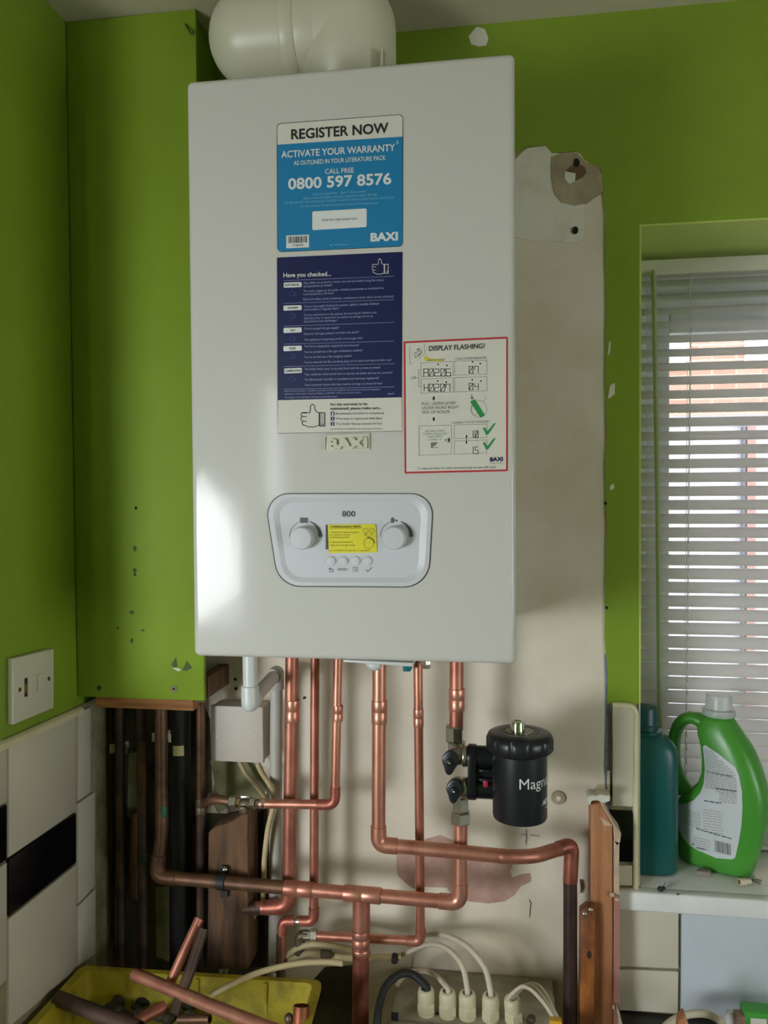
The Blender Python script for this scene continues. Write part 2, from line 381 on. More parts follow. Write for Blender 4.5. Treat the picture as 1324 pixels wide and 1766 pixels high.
C6 = lambda x, y: (880+x/2.982, 220+y/2.982)
wpatch('filler_patch', [C6(*p) for p in ((20, 172), (45, 142), (90, 104), (180, 94), (213, 130), (262, 134), (338, 124), (362, 140), (378, 165), (404, 180), (398, 230), (402, 300), (386, 372), (376, 420), (381, 500), (372, 572), (340, 590), (298, 592), (220, 584), (140, 588), (20, 560))], filler, -0.004)
wpatch('filler_patch', [C6(*p) for p in ((212, 150), (262, 134), (338, 126), (380, 168), (404, 184), (450, 200), (470, 240), (476, 330), (440, 352), (392, 388), (330, 400), (262, 384), (226, 340), (210, 250))], greyfill, -0.0055)
wpatch('filler_patch', [C6(*p) for p in ((280, 225), (335, 235), (332, 275), (300, 290), (278, 262))], filler, -0.0068)
wpatch('exposed_brick', [C6(*p) for p in ((286, 224), (306, 200), (322, 188), (362, 190), (384, 205), (390, 230), (372, 254), (332, 274), (334, 240), (300, 228))], brickhole, -0.0064)
for cx, cy, rx, ry in ((340, 180, 16, 22), (333, 527, 16, 19)):
    wpatch('screw_hole', [C6(cx+rx*math.cos(a*PI/6), cy+ry*math.sin(a*PI/6)) for a in range(12)], holem, -0.0072)
wpatch('paint_chip', [(808, 62), (822, 46), (836, 50), (842, 66), (838, 78), (826, 80), (812, 76)], filler, -0.0042)
wpatch('paint_chip', [(1050, 590), (1053, 588), (1052, 606), (1048, 614)], filler, -0.0042)
wpatch('paint_chip', [(1052, 664), (1060, 660), (1060, 680), (1048, 688)], filler, -0.0042)
wpatch('paint_chip', [(1052, 838), (1058, 834), (1059, 842), (1052, 846)], filler, -0.0042)
C3b = lambda x, y: (620+x/2.878, 1440+y/2.878)
for pp in (((185, 70), (260, 62), (330, 20), (400, 2), (470, 30), (520, 60), (640, 120), (760, 150), (745, 180), (758, 212), (800, 196), (845, 190), (850, 232), (800, 254), (768, 300), (720, 330), (640, 340), (540, 330), (460, 300), (432, 262), (330, 258), (270, 268), (228, 240), (188, 200), (182, 150)),):
    wpatch('bare_plaster', [C3b(*p) for p in pp], pinkpl, -0.0008)
wpatch('old_paint_strip', [(1042, 1128), (1056, 1128), (1056, 1210), (1055, 1395), (1046, 1402), (1043, 1330), (1045, 1240)], bluepl, -0.0016)
wpatch('filler_patch', [(1047, 1330), (1054, 1328), (1056, 1372), (1050, 1376), (1046, 1352)], filler, -0.003)
wpatch('grime_shade', [(150, 1130), (352, 1130), (352, 1215), (362, 1240), (366, 1380), (352, 1402), (430, 1404), (462, 1420), (470, 1540), (465, 1640), (452, 1766), (150, 1790)], grime_shade, -0.0008)  # dirty wall with the boxing's shade painted into its colour
wpatch('grime_shade', [(560, 1668), (624, 1664), (626, 1800), (520, 1800), (540, 1690)], grime_shade, -0.0008)  # dark grey stretch of wall, same material
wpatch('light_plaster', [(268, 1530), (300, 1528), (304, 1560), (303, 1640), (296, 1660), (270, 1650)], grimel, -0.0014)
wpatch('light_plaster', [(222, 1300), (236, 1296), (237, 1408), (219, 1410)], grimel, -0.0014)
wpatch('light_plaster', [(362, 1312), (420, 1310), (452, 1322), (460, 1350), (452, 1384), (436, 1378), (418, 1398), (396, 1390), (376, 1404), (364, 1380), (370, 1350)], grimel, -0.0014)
pk = MB()
for a, b, w in (((907.5, 1430), (908, 1443), 1.3), ((908, 1443), (906.5, 1456), 1.3), ((899, 1438.5), (908, 1441), 1.0), ((914, 1440), (931, 1442), 1.0), ((914.5, 1560), (913, 1582), 1.2), ((912, 1552), (916, 1560), 1.0), ((713, 1652), (706, 1688), 1.0)):
    line(pk, [a, b], w, -0.0012)
pk.build('pencil_mark', inkg, WBACK, solid=False)['kind'] = 'stuff'
MB().lathe(P(963, 1377, -0.004), (0, 1, 0), [(0.005, 0), (0.0112, 0.0005), (0.0125, 0.0035)], seg=18).build('filled_hole', greyfill, WBACK)
MB().lathe(P(963, 1377, -0.005), (0, 1, 0), [(0.004, 0), (0.005, 0.003)], seg=14).build('filled_hole', plaster, WBACK)
for u, v, r in ((524, 1204, 2), (405, 1172, 2.4), (406, 1188, 2.4), (1044, 868, 2.5), (1046, 1048, 2.5)):
    wpatch('nail_hole', [(u+r*math.cos(a*PI/4), v+r*1.1*math.sin(a*PI/4)) for a in range(8)], holem, -0.0036)

# tiles on the back wall beside and under the sill
def btile(pix, m, y=-0.009, bev=0.0015, name='tile'):
    q = [P(u, v, y) for u, v in pix]
    return MB().prism(q, (0, 0.007, 0)).build(name, m, WBACK, bevel=bev)
wpatch('grout_bed', [(1052, 1214), (1099, 1214), (1099, 1531), (1052, 1531)], grout, -0.003)
btile([(1056, 1221), (1093, 1221), (1092, 1392), (1056, 1390)], white_tile)
btile(rpoly([(1050, 1398), (1091, 1400), (1091, 1487), (1050, 1485)], [0.5, 4, 4, 0.5], 3), black_tile)
btile([(1050, 1492), (1090, 1493), (1090, 1528), (1050, 1526)], white_tile)
tp = [P(1095.5, 1532, -0.006), P(1096.5, 1232, -0.006), P(1092, 1220, -0.006), P(1082, 1216.5, -0.006), P(1056, 1216, -0.006)]
MB().tube(arc_path(tp, 0.006), 0.0052, 8).build('tile_trim', cream, WBACK)
wpatch('grout_bed', [(1040, 1560), (1700, 1600), (1700, 1762), (1040, 1748)], grout, -0.003)
btile([(1052, 1566), (1170, 1572), (1170, 1671), (1052, 1666)], white_tile)
btile([(1052, 1671), (1170, 1676), (1169, 1748), (1052, 1742)], white_tile)
btile([(1175, 1572), (1372, 1580), (1372, 1762), (1174, 1750)], blue_tile)
btile([(1377, 1580), (1600, 1590), (1600, 1772), (1377, 1762)], blue_tile)

# tiles on the left wall
def ltile(pix, m, name='tile', bev=0.0015, x=None):
    x = XL+0.008 if x is None else x
    q = [PX(u, v, x) for u, v in pix]
    return MB().prism(q, (-0.007, 0, 0)).build(name, m, WLEFT, bevel=bev)
q = [PX(u, v, XL+0.0025) for u, v in ((-60, 1305), (166, 1204), (166, 1700), (-60, 1880))]
MB().prism(q, (-0.0025, 0, 0)).build('grout_bed', grout, WLEFT)
ltile([(15.5, 1286), (132, 1231), (132, 1399), (15.5, 1479)], white_tile)
ltile([(15.5, 1482.5), (132, 1402), (132, 1487), (15.5, 1581)], black_tile)
ltile([(15.5, 1585), (132, 1491), (132, 1672), (15.5, 1772)], white_tile)
ltile([(-90, 1335), (12.5, 1287.5), (12.5, 1383), (-90, 1440)], white_tile)
ltile([(-90, 1446), (12.5, 1387), (12.5, 1482), (-90, 1555)], black_tile)
ltile([(-90, 1560), (12.5, 1487), (12.5, 1690), (-90, 1790)], white_tile)
ltile([(135, 1229), (157, 1219), (157, 1366), (135, 1382)], white_tile)
ltile([(135, 1386), (164, 1366), (164, 1529), (135, 1559)], white_tile)
ltile([(135, 1564), (165, 1533), (165, 1645), (135, 1668)], white_tile)
MB().prism([PX(u, v, XL+0.0015) for u, v in ((156, 1206), (205, 1180), (205, 1720), (150, 1760))], (-0.0015, 0, 0)).build('bare_plaster', mat('dirty_grey_plaster', srgb(140, 138, 104), 0.85, col2=srgb(96, 94, 62), vscale=14, bump=0.3), WLEFT)
a, b = PX(-90, 1324, XL), PX(134, 1224.5, XL)
MB().prism([a+np.array([0.011, 0, -0.006]), a+np.array([0.011, 0, 0.003]), a+np.array([0.006, 0, 0.006]), a+np.array([0, 0, 0.006]), a+np.array([0, 0, -0.006])], b-a).build('tile_trim', cream, WLEFT)

# window sill
sl = MB(); sl.box((RX0-0.045, -0.022, ZS-0.032), (RX1+0.05, 0.0, ZS)); sl.box((RX0+0.003, -0.001, ZS-0.0315), (RX1, 0.235, ZS))
SILL = struct(sl.build('trim_1', sillm, bevel=0.004, seg=3), 'white gloss window sill')
# window: outer frame, sash, pane
YW = 0.225
def rectframe(name, x0, x1, z0, z1, w, ya, yb, m, parent, bev=0.004):
    mb = MB(); mb.box((x0, ya, z0), (x0+w, yb, z1)).box((x1-w, ya, z0), (x1, yb, z1)).box((x0+w+0.0001, ya+0.0001, z0+0.0001), (x1-w-0.0001, yb-0.0001, z0+w)).box((x0+w+0.0001, ya+0.0001, z1-w), (x1-w-0.0001, yb-0.0001, z1-0.0001))
    return mb.build(name, m, parent, bevel=bev)
win = thing('window_1', (RX0, YW, ZS), 'white window behind the venetian blind', 'window'); del win['category']; win['kind'] = 'structure'
rectframe('window_frame', RX0+0.003, RX1, ZS, ZR, 0.045, YW, YW+0.06, upvc, win)
MB().box((RX0+0.048, YW+0.002, ZR-0.092), (RX1-0.045, YW+0.058, ZR-0.045)).build('frame_head', upvc, win, bevel=0.003)
rectframe('sash', RX0+0.048, 1.28, ZS+0.045, ZR-0.092, 0.044, YW+0.008, YW+0.055, upvc, win)
rectframe('sash', 1.28, RX1-0.045, ZS+0.045, ZR-0.092, 0.044, YW+0.008, YW+0.055, upvc, win)
gm = bpy.data.materials.new('window_glass'); gm.use_nodes = True; nt = gm.node_tree
for n in list(nt.nodes): nt.nodes.remove(n)
_o = nt.nodes.new('ShaderNodeOutputMaterial'); _m = nt.nodes.new('ShaderNodeMixShader'); _t = nt.nodes.new('ShaderNodeBsdfTransparent'); _g = nt.nodes.new('ShaderNodeBsdfGlossy'); _fn = nt.nodes.new('ShaderNodeFresnel')
_t.inputs[0].default_value = (0.96, 0.97, 0.97, 1); _g.inputs['Roughness'].default_value = 0.02
nt.links.new(_fn.outputs[0], _m.inputs[0]); nt.links.new(_t.outputs[0], _m.inputs[1]); nt.links.new(_g.outputs[0], _m.inputs[2]); nt.links.new(_m.outputs[0], _o.inputs[0])
for x0, x1 in ((RX0+0.092, 1.236), (1.324, RX1-0.089)):
    MB().box((x0-0.006, YW+0.03, ZS+0.09), (x1+0.006, YW+0.034, ZR-0.13)).build('pane', gm, win)

# ------------------------------------------------------------------ venetian blind
YB = 0.176
zt = P(1110, 449, YB-0.012)[2]; zb = P(1110, 475, YB-0.012)[2]
blind = thing('venetian_blind', (RX0+0.006, YB, zt), 'white venetian blind with tilted slats hanging in the window recess', 'blind')
MB().box((RX0+0.006, YB-0.013, zb), (RX1-0.01, YB+0.013, zt)).build('head_rail', slatm2, blind, bevel=0.002)
pitch = 22.75/1400*(YB-CAMP[1]); SW = 0.0290; TILT = math.radians(38)
z0 = P(1110, 491, YB)[2]; ns = int((z0-(ZS+0.02))/pitch)+1
mb = MB(); arc = []
for k in range(7):
    t = (k/6-0.5); yy = t*SW; cr = 0.0022*(1-4*t*t)
    arc.append((yy*math.cos(TILT)-cr*math.sin(TILT), yy*math.sin(TILT)+cr*math.cos(TILT)))
x0s, x1s = RX0+0.008, RX1-0.012
vs = [(x, YB+p[0], p[1]+dz) for dz in (0, -0.0005) for x in (x0s, x1s) for p in arc]
fs = []
for k in range(6): fs += [(k, k+1, 7+k+1, 7+k), (14+k+1, 14+k, 21+k, 21+k+1)]
fs += [(0, 7, 21, 14), (6, 20, 27, 13)]
mb.add(vs, fs, True); slat0 = mb.build('slat', slatm, blind)
lz = slat0.location.z
for i in range(ns):
    s = slat0 if i == 0 else slat0.copy()
    if i: COL.objects.link(s); s.parent = blind
    s.location.z = z0-i*pitch-zt+ (slat0['dz'] if 'dz' in slat0 else 0)
MB().box((x0s, YB-0.012, ZS+0.003), (x1s, YB+0.012, ZS+0.012)).build('bottom_rail', slatm2, blind, bevel=0.002)
for u in (1190, 1189+330):
    xa = P(u, 470, YB-0.014)[0]; xb = P(u-10 if u < 1300 else u, 1200, YB-0.014)[0]
    for dy, dx in ((-0.0155, 0), (0.0145, 0.003)):
        MB().tube([(xa+dx, YB+dy, zb), (xb+dx, YB+dy, ZS+0.01)], 0.0006, 6).build('ladder_cord', cordm, blind)
mb = MB()
for i in range(ns):
    zz = z0-i*pitch; t = (zb-zz)/(zb-ZS); xa = P(1190, 470, YB)[0]; xb = P(1180, 1200, YB)[0]; x = xa+(xb-xa)*t
    a = np.array([x, YB-0.0150, zz-0.0075]); mb.tube([a, a+np.array([-0.0012, -0.001, -0.004]), a+np.array([-0.0015, -0.001, -0.009]), a+np.array([0.0003, 0, -0.012])], 0.0009, 5)
lc = mb.build('cord_loops', cordm, blind); lc['kind'] = 'stuff'
# tilt wand with its hook
wt = P(1127, 494, YB-0.03); wb_ = P(1137, 1262, YB-0.03)
wd = MB().tube([wt, (wt+wb_)/2+np.array([0.002, 0, 0]), wb_], 0.0046, 6).build('tilt_wand', wandm, blind)
MB().tube([P(1127, 468, YB-0.014), P(1126, 476, YB-0.024), P(1127, 490, YB-0.03), P(1127, 500, YB-0.03)], 0.0036, 8, rs=[0.003, 0.0055, 0.0045, 0.003]).build('wand_hook', wandm, blind)

# ------------------------------------------------------------------ outside: neighbouring brick house, white garden wall, paving
def brickmat():
    m = bpy.data.materials.new('neighbour_brick'); m.use_nodes = True; nt = m.node_tree; N, L = nt.nodes, nt.links
    b = N['Principled BSDF']; b.inputs['Roughness'].default_value = 0.9
    tc = N.new('ShaderNodeTexCoord'); mp = N.new('ShaderNodeMapping'); mp.inputs['Rotation'].default_value = (PI/2, 0, 0)
    L.new(tc.outputs['Object'], mp.inputs[0]); br = N.new('ShaderNodeTexBrick'); L.new(mp.outputs[0], br.inputs[0])
    br.inputs['Color1'].default_value = (*srgb(150, 116, 102), 1); br.inputs['Color2'].default_value = (*srgb(138, 102, 88), 1); br.inputs['Mortar'].default_value = (*srgb(150, 134, 122), 1)
    br.inputs['Scale'].default_value = 1.0; br.inputs['Brick Width'].default_value = 0.225; br.inputs['Row Height'].default_value = 0.075; br.inputs['Mortar Size'].default_value = 0.008
    L.new(br.outputs[0], b.inputs['Base Color']); return m
YH = 7.0
hb = P(1188, 560, YH)
house = thing('brick_house', (hb[0], YH, 0.0), 'orange brick neighbouring house with white windows seen through the blind', 'house')
zg = 0.0
MB().box((-4, YH, 0), (9, YH+4, 6.5)).build('brick_wall', brickmat(), house)
glz = mat('sky_grey_pane', srgb(170, 186, 206), 0.08)
def hwin(u0, v0, u1, v1):
    a, b = P(u0, v0, YH), P(u1, v1, YH)
    f = rectframe('house_window', a[0], b[0], b[2], a[2], 0.07, YH-0.03, YH+0.02, upvc, house, 0)
    w = (b[0]-a[0])
    MB().box((a[0]+w*0.5-0.03, YH-0.028, b[2]), (a[0]+w*0.5+0.03, YH+0.015, a[2])).build('mullion', upvc, f)
    MB().box((a[0]+0.06, YH-0.012, b[2]+0.06), (b[0]-0.06, YH-0.006, a[2]-0.06)).build('pane', glz, f)
hwin(1072, 420, 1187, 636); hwin(1284, 420, 1420, 624)
rf = MB(); rf.prism([(-4.3, YH-0.4, 6.4), (-4.3, YH+2, 8.2), (-4.3, YH+4.4, 6.4)], (13.6, 0, 0)); rf.build('roof', mat('slate_roof', srgb(90, 88, 92), 0.8), house)
YG = 4.2
gz = P(1200, 733, YG)[2]; gb = P(1200, 975, YG)[2]
gw = thing('garden_wall', (2.0, YG, 0), 'pale rendered garden wall below the brick house outside', 'garden wall')
whm = mat('white_masonry', srgb(142, 142, 148), 0.8, var=0.06)
MB().box((-4, YG, 0), (9, YG+0.15, gz)).build('wall_body', whm, gw)
MB().box((-4, YG-0.03, gz), (9, YG+0.18, gz+0.06)).build('coping', mat('pale_coping', srgb(112, 112, 118), 0.8), gw)
a = P(1287, 733, YG-0.05); b = P(1301, 733, YG-0.05)
MB().box((a[0], YG-0.08, 0), (b[0], YG, gz-0.02)).build('post', mat('pinkish_post', srgb(118, 92, 88), 0.8), gw)
a2 = P(1281, 733, YG-0.05); MB().box((a2[0], YG-0.06, 0), (a[0]-0.005, YG, gz-0.02)).build('post', mat('grey_post', srgb(84, 86, 94), 0.8), gw)
slab('ground', (-6, 0.3, -0.1), (12, 12, 0.0), mat('pale_paving', srgb(206, 200, 188), 0.85, var=0.1, vscale=3))

# ------------------------------------------------------------------ worktop
zw = P(1110, 1747, -0.008)[2]
wt_ = MB(); wt_.box((0.56, -0.62, zw-0.04), (2.29, -0.003, zw)); wt_.box((XL, -0.62, zw-0.04), (0.165, -0.145, zw)); wt_.box((0.16, -0.62, zw-0.04), (0.57, -0.19, zw))
tag(wt_.build('worktop', worktopm, bevel=0.003), 'dark speckled worktop under the window tiles', 'worktop')

# ================================================================== BOILER
BW, BH, YF = 0.428, 0.763, -0.36
boiler = thing('boiler', (BW/2, 0.0, ZB), 'white wall-hung combi boiler with blue and navy stickers above copper pipes', 'boiler')
MB().box((0.004, -0.325, ZB+0.004), (BW-0.004, -0.002, ZB+BH-0.003)).build('casing', enamel, boiler, bevel=0.004)
def front_panel():
    """slightly bowed pressed-steel front with soft edges"""
    nx = 40; prof = []
    for i in range(nx+1):
        x = BW*i/nx; e = min(x, BW-x)
        bow = 0.0
        prof.append((x, bow))
    r = 0.009; z0, z1 = ZB, ZB+BH
    mb = MB(); mb.box((0, YF, z0), (BW, -0.322, z1)); return mb
front_panel().build('front_panel', enamel, boiler, bevel=0.008, seg=5)
def sticker(name, pix, radii, m, y=YF-0.0006, t=0.0006):
    pl = rpoly(pix, radii, 5) if radii else pix
    o = MB().prism([P(u, v, y) for u, v in pl], (0, t, 0)).build(name, m, boiler); return o
YP = YF-0.0008
def prn(parent, name, m, fn, y=YP):
    mb = MB(); fn(mb, y); o = mb.build(name, m, parent, solid=False)
    if 'lettering' in name or 'print' in name or 'mark' in name or 'icon' in name or 'squares' in name or 'numerals' in name: o['kind'] = 'stuff'
    return o
C2 = lambda x, y: (440+x/4.7286, 180+y/4.7286)
C3 = lambda x, y: (460+x/5.296, 430+y/5.296)
C4 = lambda x, y: (460+x/3.0091, 560+y/3.0091)
C5 = lambda x, y: (430+x/3.7829, 740+y/3.7829)
def T(mb, C, s, x0, y0, x1, y1, h, y, k, bold=0.0):
    a = C(x0, y0); b = C(x1, y1); text(mb, s, a[0], a[1], b[0], b[1], h/k, y, bold)
def Lc(mb, C, pts, w, k, y, closed=False): line(mb, [C(*p) for p in pts], w/k, y, closed)
def thumb(x, y, s):
    """outline of a thumbs-up hand, centred on x,y, height s"""
    o = [(-.32, .42), (-.42, .40), (-.46, .30), (-.42, .22), (-.50, .16), (-.50, .06), (-.43, .0), (-.50, -.05), (-.50, -.14), (-.40, -.18), (-.12, -.16), (-.08, -.3), (-.08, -.48), (0.0, -.56), (.09, -.5), (.12, -.3), (.18, -.2), (.30, -.16)]
    body = o+[(.30, .42), (.05, .5), (-.2, .49)]
    cuff = [(.34, -.18), (.58, -.18), (.58, .44), (.34, .44)]
    return [(x+a*s, y+b*s) for a, b in body], [(x+a*s, y+b*s) for a, b in cuff], [[(x+a*s, y+b*s) for a, b in q] for q in (((-.42, .22), (-.26, .22)), ((-.43, .0), (-.26, .0)), ((-.44, -.17), (-.26, -.16)))]

# --- warranty sticker (blue, top)
st1 = sticker('warranty_sticker', [(477, 213), (695, 196.5), (694.5, 425), (478, 435)], 8, inkk)
prn(st1, 'sticker_header', paperw, lambda mb, y: flat(mb, rpoly([(477.8, 214), (694.2, 197.6), (694, 235.5), (478.2, 249.5)], [7.5, 7.5, .3, .3], 5), y), YF-0.0007)
prn(st1, 'sticker_ground', cyan, lambda mb, y: flat(mb, rpoly([(478.2, 249.5), (694, 235.5), (693.8, 424.3), (478.8, 434.2)], [.3, .3, 7.5, 7.5], 5), y), YF-0.0007)
prn(st1, 'header_lettering', inkk, lambda mb, y: T(mb, C2, 'REGISTER NOW', 293, 285, 1087, 230, 84, y, 4.7286, 0.028), YF-0.0009)
def f(mb, y):
    k = 4.7286
    T(mb, C2, 'ACTIVATE YOUR WARRANTY', 213, 436, 1140, 378, 56, y, k, .018); T(mb, C2, '*', 1150, 352, 1168, 350, 56, y, k)
    T(mb, C2, 'AS OUTLINED IN YOUR LITERATURE PACK', 314, 497, 1064, 452, 36, y, k, .012)
    T(mb, C2, 'CALL FREE', 570, 567, 804, 555, 40, y, k, .012)
    T(mb, C2, '0800 597 8576', 268, 693, 1110, 648, 92, y, k, .026)
    flat(mb, rrect(*C2(465, 868), *C2(466, 869), .1), y)
    a = [C2(465, 874), C2(908, 848), C2(908, 1000), C2(465, 1026)]; flat(mb, rpoly(a, 2.5, 4), y)
    flat(mb, [C2(253, 1070), C2(438, 1062), C2(438, 1166), C2(253, 1174)], y)
    T(mb, C2, 'BAXI', 940, 1116, 1164, 1106, 72, y, k, .05)
prn(st1, 'white_lettering', inkw, f, YF-0.0009)
def f(mb, y):
    k = 4.7286
    T(mb, C2, 'Lines are open 8am - 6pm, 7 days a week.', 470, 742, 905, 716, 20, y, k)
    T(mb, C2, 'Please note the boiler must be registered within 30 days,', 395, 776, 1000, 743, 20, y, k)
    T(mb, C2, 'the Benchmark Commissioning Checklist completed and an annual service carried out.', 240, 812, 1135, 766, 20, y, k)
    T(mb, C2, 'For full warranty terms & conditions and proof of requirements.', 370, 840, 1005, 811, 20, y, k)
    Lc(mb, C2, [(615, 1150), (625, 1149)], 10, k, y); Lc(mb, C2, [(640, 1148), (755, 1142)], 5, k, y)
prn(st1, 'small_print', inkb, f, YF-0.0009)
def f(mb, y):
    k = 4.7286
    T(mb, C2, 'Serial No. Label sticker here', 545, 951, 828, 938, 18, y, k)
    x = 268; rnd = random.Random(3)
    while x < 426:
        w = rnd.choice((3, 4, 6, 8)); yy = 1078-(x-268)*0.035
        flat(mb, [C2(x, yy), C2(x+w, yy), C2(x+w, yy+54), C2(x, yy+54)], y); x += w+rnd.choice((3, 4, 5))
    T(mb, C2, '7728300', 302, 1160, 392, 1156, 19, y, k)
prn(st1, 'black_lettering', inkk, f, YF-0.0011)

# --- checklist sticker (navy with white foot)
st2 = sticker('checklist_sticker', [(477.4, 444.2), (693.8, 434.2), (692.7, 744), (478.6, 748)], None, navy)
prn(st2, 'sticker_foot', paperw, lambda mb, y: flat(mb, [C3(102, 1378), C3(1232, 1352), (692.7, 744), (478.6, 748)], y))
st2b = [(0, 0)]
def f(mb, y):
    k = 5.296
    T(mb, C3, 'Have you checked...', 152, 256, 586, 242, 40, y, k, .014)
    for i, (w, yy, x1, dx) in enumerate((('ELECTRICAL', 326, 318, 2), ('SYSTEM', 536, 318, 0), ('GAS', 740, 318, 0), ('FLUE', 906, 318, 0), ('COMPLETION', 1110, 320, 6))):
        flat(mb, rpoly([C3(152+dx, yy-22), C3(x1, yy-27), C3(x1, yy+18), C3(152+dx, yy+25)], 1.8, 3), y)
    b, c, fs_ = thumb(1030, 160, 135)
    Lc(mb, C3, b, 5, k, y, True); Lc(mb, C3, c, 5, k, y, True)
    for q in fs_: Lc(mb, C3, q, 5, k, y)
    Lc(mb, C3, [(1104+8*math.cos(a), 204+8*math.sin(a)) for a in np.linspace(0, 6.0, 8)], 5, k, y, True)
prn(st2, 'white_lettering', inkw, f, YF-0.0009)
def f(mb, y):
    k = 5.296
    for a, b in ((286, 246), (494, 460), (702, 667), (866, 838), (1072, 1044), (1278, 1256)): Lc(mb, C3, [(154, a), (1162, b)], 3, k, y)
    for s, x0, y0, x1, y1 in (
        ('Any cables are properly routed, secured and sealed using the clamps', 334, 316, 1070, 288), ('and grommets provided?', 334, 347, 595, 336),
        ('The mains supply to the boiler, whether permanent or switched live,', 334, 391, 1070, 362), ('is protected by a 3A fuse?', 334, 420, 610, 408),
        ('Electrical safety (earth continuity, resistance to earth, short circuit, polarity)?', 334, 466, 1160, 438),
        ("You've thoroughly flushed the system, added a suitable inhibitor", 338, 532, 1028, 504), ('and installed a magnetic filter?', 338, 560, 660, 548),
        ("You've removed air in the system, by ensuring all radiators are", 338, 610, 1000, 584), ('fully bled prior to operation, to ensure no damage occurs to', 338, 640, 970, 617), ('the primary heat exchanger?', 338, 668, 645, 658),
        ("You've purged the gas supply?", 340, 734, 658, 724), ('Dynamic inlet gas pressure at boiler test point?', 340, 782, 840, 764), ('The appliance is operating at the correct gas rate?', 340, 836, 874, 818),
        ('The flue is adequately supported and secured?', 340, 896, 840, 884), ("You've carried out a flue gas combustion analysis?", 340, 948, 874, 930), ("You've carried out a flue integrity check?", 340, 994, 774, 982),
        ("You've ensured the flue sampling plugs are in place and secured after use?", 340, 1042, 1138, 1018),
        ('The boiler front cover is securely fixed with the screws provided?', 344, 1104, 1036, 1088), ('Your customer understands how to operate the boiler and use the controls?', 344, 1152, 1146, 1134),
        ('The Benchmark checklist is completed and warranty registered?', 344, 1200, 1022, 1184), ('Your customer knows that they need to arrange an annual service?', 344, 1248, 1056, 1232)):
        T(mb, C3, s, x0, y0, x1, y1, 20, y, k, .004)
    for s, x0, y0, x1, y1 in (('Please ensure the boiler is installed in accordance with the installation instructions provided and regulations', 162, 1302, 1034, 1284),
        ('adhered to. Call the Baxi Technical Helpline on 0344 871 1525 for any further advice.', 162, 1328, 862, 1314), ('To register the warranty visit baxi.co.uk/registration', 164, 1360, 640, 1350), ('7682395', 1102, 1328, 1162, 1325)):
        T(mb, C3, s, x0, y0, x1, y1, 14, y, k, .004)
prn(st2, 'small_print', inkn, f, YF-0.0009)
def f(mb, y):
    for cy in (400, 608, 808, 975, 1180):
        b, c, fs_ = thumb(228, cy, 50)
        Lc(mb, C3, b, 4, 5.296, y, True); Lc(mb, C3, c, 4, 5.296, y, True)
prn(st2, 'thumb_icons', inkd, f, YF-0.0009)
def f(mb, y):
    k = 5.296
    for s, x0, y0, x1, y1 in (('ELECTRICAL', 166, 336, 300, 331), ('SYSTEM', 190, 546, 282, 543), ('GAS', 214, 749, 258, 747), ('FLUE', 208, 915, 262, 913), ('COMPLETION', 166, 1121, 312, 1116)):
        T(mb, C3, s, x0, y0, x1, y1, 19, y, k, .02)
    k = 3.0091
    T(mb, C4, 'For the warranty to be', 330, 420, 521, 417, 14, y, k, .014); T(mb, C4, 'maintained, please make sure...', 330, 442, 598, 438, 14, y, k, .014)
    b, c, fs_ = thumb(236, 477, 112)
    b = [(236+(p[0]-236)*1.05, p[1]-2) for p in b]
    Lc(mb, C4, b, 4, k, y, True); Lc(mb, C4, c, 4, k, y, True)
    for q in fs_: Lc(mb, C4, q, 4, k, y)
    for i in range(11): yy = 456+i*6; Lc(mb, C4, [(275, yy+5), (300, yy)], 1.6, k, y)
    Lc(mb, C4, [(288+6*math.cos(a), 521+6*math.sin(a)) for a in np.linspace(0, 5.5, 8)], 2.5, k, y, True)
    T(mb, C4, 'For full terms and conditions visit www.baxi.co.uk/terms', 330, 545, 598, 542, 7, y, k)
    Lc(mb, C4, [(57, 564), (700, 552)], 2.0, k, y)
prn(st2, 'black_lettering', inkk, f, YF-0.0011)
def f(mb, y):
    k = 3.0091
    for cy in (461, 488, 515): flat(mb, rrect(*C4(331, cy-10), *C4(351, cy+10), .4), y)
prn(st2, 'numbered_squares', navy, f, YF-0.0009)
def f(mb, y):
    k = 3.0091
    for i, s in enumerate(('1', '2', '3')): T(mb, C4, s, 337, 468+27*i, 345, 468+27*i, 13, y, k, .02)
prn(st2, 'square_numerals', inkw, f, YF-0.0011)
def f(mb, y):
    k = 3.0091
    for s, y0, x1, y1 in (('Benchmark checklist is completed', 467, 607, 464), ('Warranty is registered with Baxi', 494, 597, 491), ('The boiler has an annual service', 521, 598, 518)): T(mb, C4, s, 358, y0, x1, y1, 13, y, k, .004)
prn(st2, 'grey_lettering', inkg, f, YF-0.0011)

